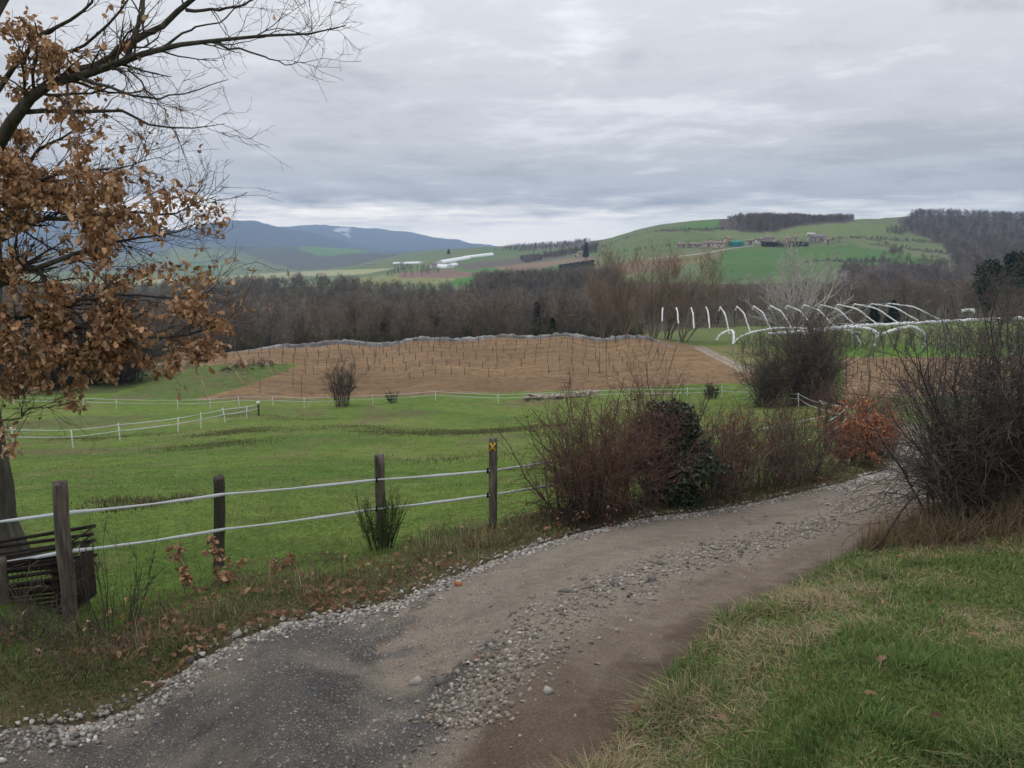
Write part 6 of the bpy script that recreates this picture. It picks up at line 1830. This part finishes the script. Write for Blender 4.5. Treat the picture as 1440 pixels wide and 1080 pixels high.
def build_grids():
    """rusty heap of iron grids between the first post and the oak"""
    rng = np.random.default_rng(441)
    b = G(62, 872, 6.35)
    root = empty('rusty_grid_stack', b)
    set_props(root, 'dark stack of rusty iron grids behind the thick grey post', 'scrap metal')
    W, D_, = 0.92, 0.5
    for L_ in range(6):
        z = 0.20 + L_ * 0.062; tl = 0.11 + 0.012 * L_ + rng.normal(0, 0.01); ox = rng.normal(0, 0.015) - 0.10
        lay = Geo()
        for yy in (-D_ / 2, D_ / 2): box(lay, (ox, yy, z), (W, 0.022, 0.026), 0, tl)
        for k in range(2):
            xx = (-0.5 + k) * W; box(lay, (ox + xx * cos(tl), 0, z + xx * sin(tl)), (0.012, D_ - 0.03, 0.012), 0, tl)
        lay.obj('grid', M_RUST, root)
    for yy in (-0.22, 0.22):
        for xx in (-0.50, 0.28):
            g = Geo(); box(g, (xx, yy, 0.17 + 0.1 * xx), (0.05, 0.05, 0.42 + 0.2 * xx)); g.obj('leg', M_RUST, root)
    g = Geo()
    for k in range(7): box(g, (-0.10, -0.235, 0.03 + k * 0.035), (0.80, 0.012, 0.024), 0, 0.11)
    box(g, (0.33, 0.0, 0.17), (0.03, 0.46, 0.40)); g.obj('side_panel', M_RUST, root)
    # mesh panel leaning on top
    b2 = G(40, 860, 6.55)
    root = empty('mesh_panel', b2)
    set_props(root, 'rusty wire mesh panel slanting above the iron grids', 'mesh panel')
    tl = 0.36
    c = P(40, 812, 6.5) - b2
    g = Geo()
    for zz in (-0.13, 0.13): box(g, c + (0, 0, zz), (0.95, 0.02, 0.022), 0, tl)
    g.obj('frame', M_RUST, root)
    g = Geo()
    for k in range(22):
        xx = -0.46 + k * 0.044; box(g, c + (xx * cos(tl), 0.012, xx * sin(tl)), (0.004, 0.004, 0.27))
    for k in range(5): box(g, c + (0, 0.016, -0.1 + k * 0.05), (0.93, 0.004, 0.004), 0, tl)
    g.obj('mesh', M_RUST, root)
    # pale forked stick in the verge
    rngs = np.random.default_rng(9)
    b3 = G(290, 880, 6.15); b3[2] += 0.08
    root = empty('forked_stick', b3); set_props(root, 'pale forked stick lying in the dark verge', 'stick')
    m = material('pale_wood', (0.30, 0.265, 0.23), var=0.3, scale=20)
    for pl, r0, r1 in (([(243, 877, 6.1), (262, 872, 6.1), (273, 866, 6.12), (300, 872, 6.1), (330, 874, 6.1), (345, 868, 6.15)], .012, .004), ([(271, 867, 6.12), (273, 856, 6.15), (277, 846, 6.2), (285, 840, 6.2)], .010, .005), ([(276, 848, 6.2), (290, 846, 6.15), (302, 844, 6.1)], .006, .003), ([(268, 866, 6.12), (262, 858, 6.12), (257, 850, 6.1)], .006, .003)):
        p, rr = resample([P(*a) for a in pl], 16, np.linspace(r0, r1, len(pl))); V, q = tubes(p[None] - b3, rr[None], 6); g = Geo(); g.add(V, quads=q); g.obj('stem', m, root)
    # grey leaning stick in the far hedge shrub and at the thorn bush
    for pl, r, lb in (([(1042, 680, 12.0), (1072, 648, 12.0), (1092, 628, 12.0)], 0.018, 'pale broken stick leaning in the grey brown hedge shrub'), ([(1213, 796, 6.6), (1240, 760, 6.7), (1268, 718, 6.8), (1294, 690, 7.0)], 0.016, 'dark broken stem slanting out of the thorn bush')):
        p = np.array([P(*a) for a in pl]); p[0, 2] = ground(p[0, 0], p[0, 1]); g = Geo(); V, q = tubes(resample(p, 12)[None] - p[0], np.linspace(r, r * .5, 12)[None], 6); g.add(V, quads=q)
        o = g.obj('broken_stick', m if r > 0.017 else M_DPOST); o.location = p[0]; set_props(o, lb, 'stick')


build_grids()


# ------------------------------------------------------------------ distant hamlet and farms
def hit(u, v, Y0, Y1):
    ys = np.linspace(Y0, Y1, 400); xs = (u - 720) / F * ys
    z = H(xs, ys)
    _, vv = to_pixel(np.stack([xs, ys, z], 1))
    j = int(np.argmin(np.abs(vv - v)))
    return np.array([xs[j], ys[j], z[j]])


def build_houses():
    rng = np.random.default_rng(451)
    wall_m = {'cream': material('cream_render', (0.46, 0.40, 0.31), var=0.12, scale=0.5), 'pink': material('pink_render', (0.50, 0.43, 0.37), var=0.12, scale=0.5), 'white': material('white_render', (0.60, 0.58, 0.54), var=0.1, scale=0.5), 'stone': material('stone_wall', (0.36, 0.32, 0.28), var=0.2, scale=0.5), 'teal': material('teal_sheeting', (0.03, 0.22, 0.19), var=0.15, scale=0.4)}
    tile = material('terracotta_tiles', (0.23, 0.175, 0.145), var=0.25, scale=0.6); grey = material('grey_roof', (0.17, 0.16, 0.155), var=0.2, scale=0.5); pale_roof = material('pale_roof', (0.46, 0.45, 0.43), var=0.15, scale=0.5)
    glass = material('window_glass', (0.03, 0.033, 0.038), var=0.1, rough=0.25, spec=0.5); wood = material('wooden_door', (0.10, 0.065, 0.04), var=0.2)

    def house(label, u, v, Y0, Y1, w, d, h, roof, wm, rm, rz=0.0, cat='house', windows=3, group='houses of the hillside hamlet'):
        w, d, h, roof = w * 0.85, d * 0.85, h * 0.85, roof * 0.85
        p = hit(u, v, Y0, Y1)
        az = math.atan2(p[0], p[1])
        root = empty('house' if cat == 'house' else 'barn', p, -az + rz)
        set_props(root, label, cat, group)
        g = Geo(); box(g, (0, 0, h / 2 - 2), (w, d, h + 4)); 
        for s in (-1, 1):   # gables
            g.add([(s * w / 2, -d / 2, h), (s * w / 2, d / 2, h), (s * w / 2, 0, h + roof)], tris=[(0, 1, 2)])
        g.obj('wall', wm, root)
        g = Geo(); o = 0.5
        V = [(-w / 2 - o, -d / 2 - o, h - 0.2), (w / 2 + o, -d / 2 - o, h - 0.2), (w / 2 + o, 0, h + roof + 0.15), (-w / 2 - o, 0, h + roof + 0.15), (-w / 2 - o, d / 2 + o, h - 0.2), (w / 2 + o, d / 2 + o, h - 0.2)]
        V = V + [(a, b, c + 0.35) for a, b, c in V]
        g.add(V, quads=[(0, 1, 2, 3), (3, 2, 5, 4), (6, 9, 8, 7), (9, 10, 11, 8), (0, 6, 7, 1), (4, 5, 11, 10), (0, 3, 9, 6), (3, 4, 10, 9), (1, 7, 8, 2), (2, 8, 11, 5)])
        ro = g.obj('roof', rm, root)
        if windows and cat == 'house':
            g = Geo(); box(g, (w * 0.25, 0.6, h + roof + 0.5), (0.9, 0.9, 1.8)); g.obj('chimney', wm, ro)
        for k in range(windows):
            g = Geo(); box(g, (-w / 2 + w * (k + 0.6) / (windows + 0.4), -d / 2 - 0.04, h * 0.62), (1.1, 0.12, 1.4)); g.obj('window', glass, root)
        g = Geo(); box(g, (w * 0.12, -d / 2 - 0.05, 1.1), (1.2, 0.14, 2.2)); g.obj('door', wood, root)
        return root
    W, T = wall_m, tile
    house('tall cream house next to the teal shed', 1020, 345, 780, 950, 9, 8, 7.5, 2.2, W['cream'], T, 0.5, windows=3)
    house('pinkish long house at the low end of the hamlet', 1004, 348, 780, 950, 16, 8, 5.0, 2.0, W['pink'], T, 0.15)
    house('small pink house with pale gable at the hamlet edge', 992, 347, 780, 950, 10, 7, 4.5, 2.0, W['pink'], T, -0.3)
    house('low stone house set apart before the hamlet', 974, 348, 780, 950, 16, 8, 3.6, 1.8, W['stone'], T, 0.1)
    house('outlying stone barn at the start of the hamlet', 955, 348, 780, 960, 12, 8, 3.4, 1.8, W['stone'], T, 0.2, 'barn', 2)
    house('teal sheeted shed in the middle of the hamlet', 1031, 346, 780, 950, 15, 9, 4.0, 1.8, W['teal'], W['teal'], 0.2, 'barn', 0)
    house('small stone house right behind the teal shed', 1050, 344, 780, 950, 9, 7, 4.6, 1.8, W['pink'], T, -0.2)
    house('white fronted house above the clipped hedge', 1063, 342, 780, 960, 9, 7, 4.4, 1.8, W['white'], T, 0.2)
    house('pink house with wide roof behind the clipped hedge', 1076, 341, 780, 970, 13, 8, 5.4, 2.4, W['pink'], T, 0.1)
    house('cream house behind the far end of the clipped hedge', 1102, 341, 780, 970, 12, 8, 4.6, 2.0, W['cream'], T, -0.1)
    house('small white house with narrow front past the hedge', 1111, 339, 780, 980, 5, 5, 5.2, 1.6, W['white'], T, 0.3)
    house('big farm barn with dark gable above the hamlet', 1142, 340, 780, 990, 22, 14, 5.0, 4.2, W['stone'], grey, 0.5, 'barn', 2)
    house('pale roofed shed beside the big barn', 1133, 337, 780, 1000, 9, 7, 6.5, 1.8, W['white'], pale_roof, 0.2, 'barn', 1)
    house('long low byre stretching from the big barn', 1156, 341, 780, 990, 15, 8, 3.2, 2.0, W['pink'], T, -0.2, 'barn', 2)
    house('cream farmhouse beside the dark cypress', 816, 361, 850, 1150, 12, 9, 5.5, 2.4, W['cream'], T, 0.2, group='farms of the valley')
    house('low outbuilding of the cream farmhouse', 808, 362, 850, 1150, 8, 6, 3.2, 1.5, W['pink'], T, 0.0, 'barn', 1, 'farms of the valley')
    house('white farmhouse beside the greenhouses', 611, 377, 900, 1600, 10, 8, 6.0, 2.2, W['white'], T, 0.2, group='farms of the valley')
    house('long reddish shed on the valley floor below the mountains', 522, 374, 1500, 2600, 30, 14, 4.0, 2.5, W['pink'], T, 0.0, 'barn', 0, 'farms of the valley')
    # greenhouses
    gm = material('greenhouse_film', (0.74, 0.76, 0.78), var=0.08, scale=0.3, rough=0.4)
    def greenhouse(label, u0, v0, u1, v1, Y0, Y1, w, h):
        a, b = hit(u0, v0, Y0, Y1), hit(u1, v1, Y0, Y1)
        root = empty('greenhouse', a); set_props(root, label, 'greenhouse', 'white plastic greenhouses in the valley')
        d = b - a; n = norm(np.array([-d[1], d[0], 0]))
        th = np.linspace(0, pi, 11); K = 14
        V = np.array([d * t + n * (w / 2 * cos(x)) + np.array([0, 0, h * sin(x) - 0.3]) for t in np.linspace(0, 1, K) for x in th])
        i, j = np.meshgrid(np.arange(K - 1), np.arange(10), indexing='ij'); q = np.stack([i * 11 + j, i * 11 + j + 1, (i + 1) * 11 + j + 1, (i + 1) * 11 + j], -1).reshape(-1, 4)
        g = Geo(); g.add(V, quads=q); g.obj('film', gm, root, True)
        g = Geo()
        for t in (0.002, 0.998):
            ring = [d * t + n * (w / 2 * cos(x)) + np.array([0, 0, h * sin(x) - 0.3]) for x in th]; g.add(ring + [d * t + np.array([0, 0, -0.3])], tris=[(k, k + 1, 11) for k in range(10)])
        g.obj('end_wall', gm, root)
    greenhouse('long white greenhouse tunnel climbing the valley slope', 619, 371, 658, 364, 1000, 1800, 14, 6.0)
    greenhouse('upper long white greenhouse tunnel continuing the slope', 652, 364, 692, 359, 1000, 2000, 14, 5.5)
    greenhouse('short white greenhouse beside the white farmhouse', 617, 376, 634, 377, 900, 1500, 12, 5.0)
    greenhouse('small white greenhouse next to the short one', 632, 375, 641, 373, 900, 1500, 10, 4.0)
    greenhouse('narrow white greenhouse standing apart lower on the valley floor', 572, 371, 594, 370.5, 1200, 2200, 10, 4.0)
    greenhouse('tiny white greenhouse beside the narrow one', 557, 371, 566, 371, 1200, 2200, 10, 4.0)
    # clipped hedges
    def hedge(label, u0, v0, u1, v1, Y0, Y1, w, h, n=2400):
        a, b = hit(u0, v0, Y0, Y1), hit(u1, v1, Y0, Y1)
        root = empty('clipped_hedge', a); set_props(root, label, 'hedge', 'dark clipped hedges')
        d = b - a; nn = norm(np.array([-d[1], d[0], 0]))
        t = rng.random(n); pos = d[None] * t[:, None] + nn[None] * rng.uniform(-w / 2, w / 2, n)[:, None]; pos[:, 2] += rng.uniform(0, h, n)
        sp = leaf_shape(0.1, 0.2, np.array([0.05, 0.3, 0.25, 0.02]), np.array([0, 0.3, 0.7, 1.0]))
        g = Geo(); leaves_geo(g, pos, np.full(n, 1.3), rng, [(0.018, 0.03, 0.018), (0.024, 0.038, 0.022)], 0.0, [sp]); g.obj('foliage', M_IVY, root)
    hedge('dark clipped evergreen hedge in front of the hamlet', 1066, 346.5, 1130, 346.5, 760, 930, 3, 4.6)
    hedge('dark evergreen hedge slanting across the valley fields', 786, 381, 834, 374, 700, 1000, 4, 6.5)
    # lane to the hamlet
    pts = np.array([hit(u, v, Y0, Y1) for u, v, Y0, Y1 in ((1055, 346, 780, 930), (1030, 349, 760, 920), (1012, 352, 740, 900), (990, 356, 700, 880), (950, 361, 660, 860), (910, 365, 640, 850))]); p = resample(pts, 60); 
    dd = norm(np.gradient(p, axis=0)); sd = np.stack([-dd[:, 1], dd[:, 0], np.zeros(60)], 1) * 2.2
    L_, R_ = p + sd, p - sd; L_[:, 2] = H(L_[:, 0], L_[:, 1]) + 0.35; R_[:, 2] = H(R_[:, 0], R_[:, 1]) + 0.35
    V = np.stack([L_, R_], 1).reshape(-1, 3); i = np.arange(59) * 2
    lane = link('lane', make_mesh('lane', V, np.stack([i, i + 1, i + 3, i + 2], 1), material('pale_lane', (0.30, 0.28, 0.25), var=0.1)))
    set_props(lane, 'pale lane running up to the hamlet', 'road', None, 'structure')


build_houses()

# ------------------------------------------------------------------ air
def build_haze():
    zmin, zmax = -120.0, 420.0
    g = Geo(); box(g, (0, 0, (zmin + zmax) / 2), (27600, 27600, zmax - zmin))
    m = bpy.data.materials.new('air'); m.use_nodes = True
    nt = m.node_tree; nt.nodes.clear()
    out = nt.nodes.new('ShaderNodeOutputMaterial'); v = nt.nodes.new('ShaderNodeVolumePrincipled')
    v.inputs['Color'].default_value = HAZE_COL; v.inputs['Density'].default_value = HAZE_DENSITY; v.inputs['Anisotropy'].default_value = 0.0
    nt.links.new(v.outputs[0], out.inputs['Volume'])
    o = g.obj('haze', m); set_props(o, 'thin blue grey haze lying over the valley', 'haze', None, 'stuff')


HAZE_COL = (0.47, 0.65, 0.93, 1)
HAZE_DENSITY = 1.35e-4
build_haze()
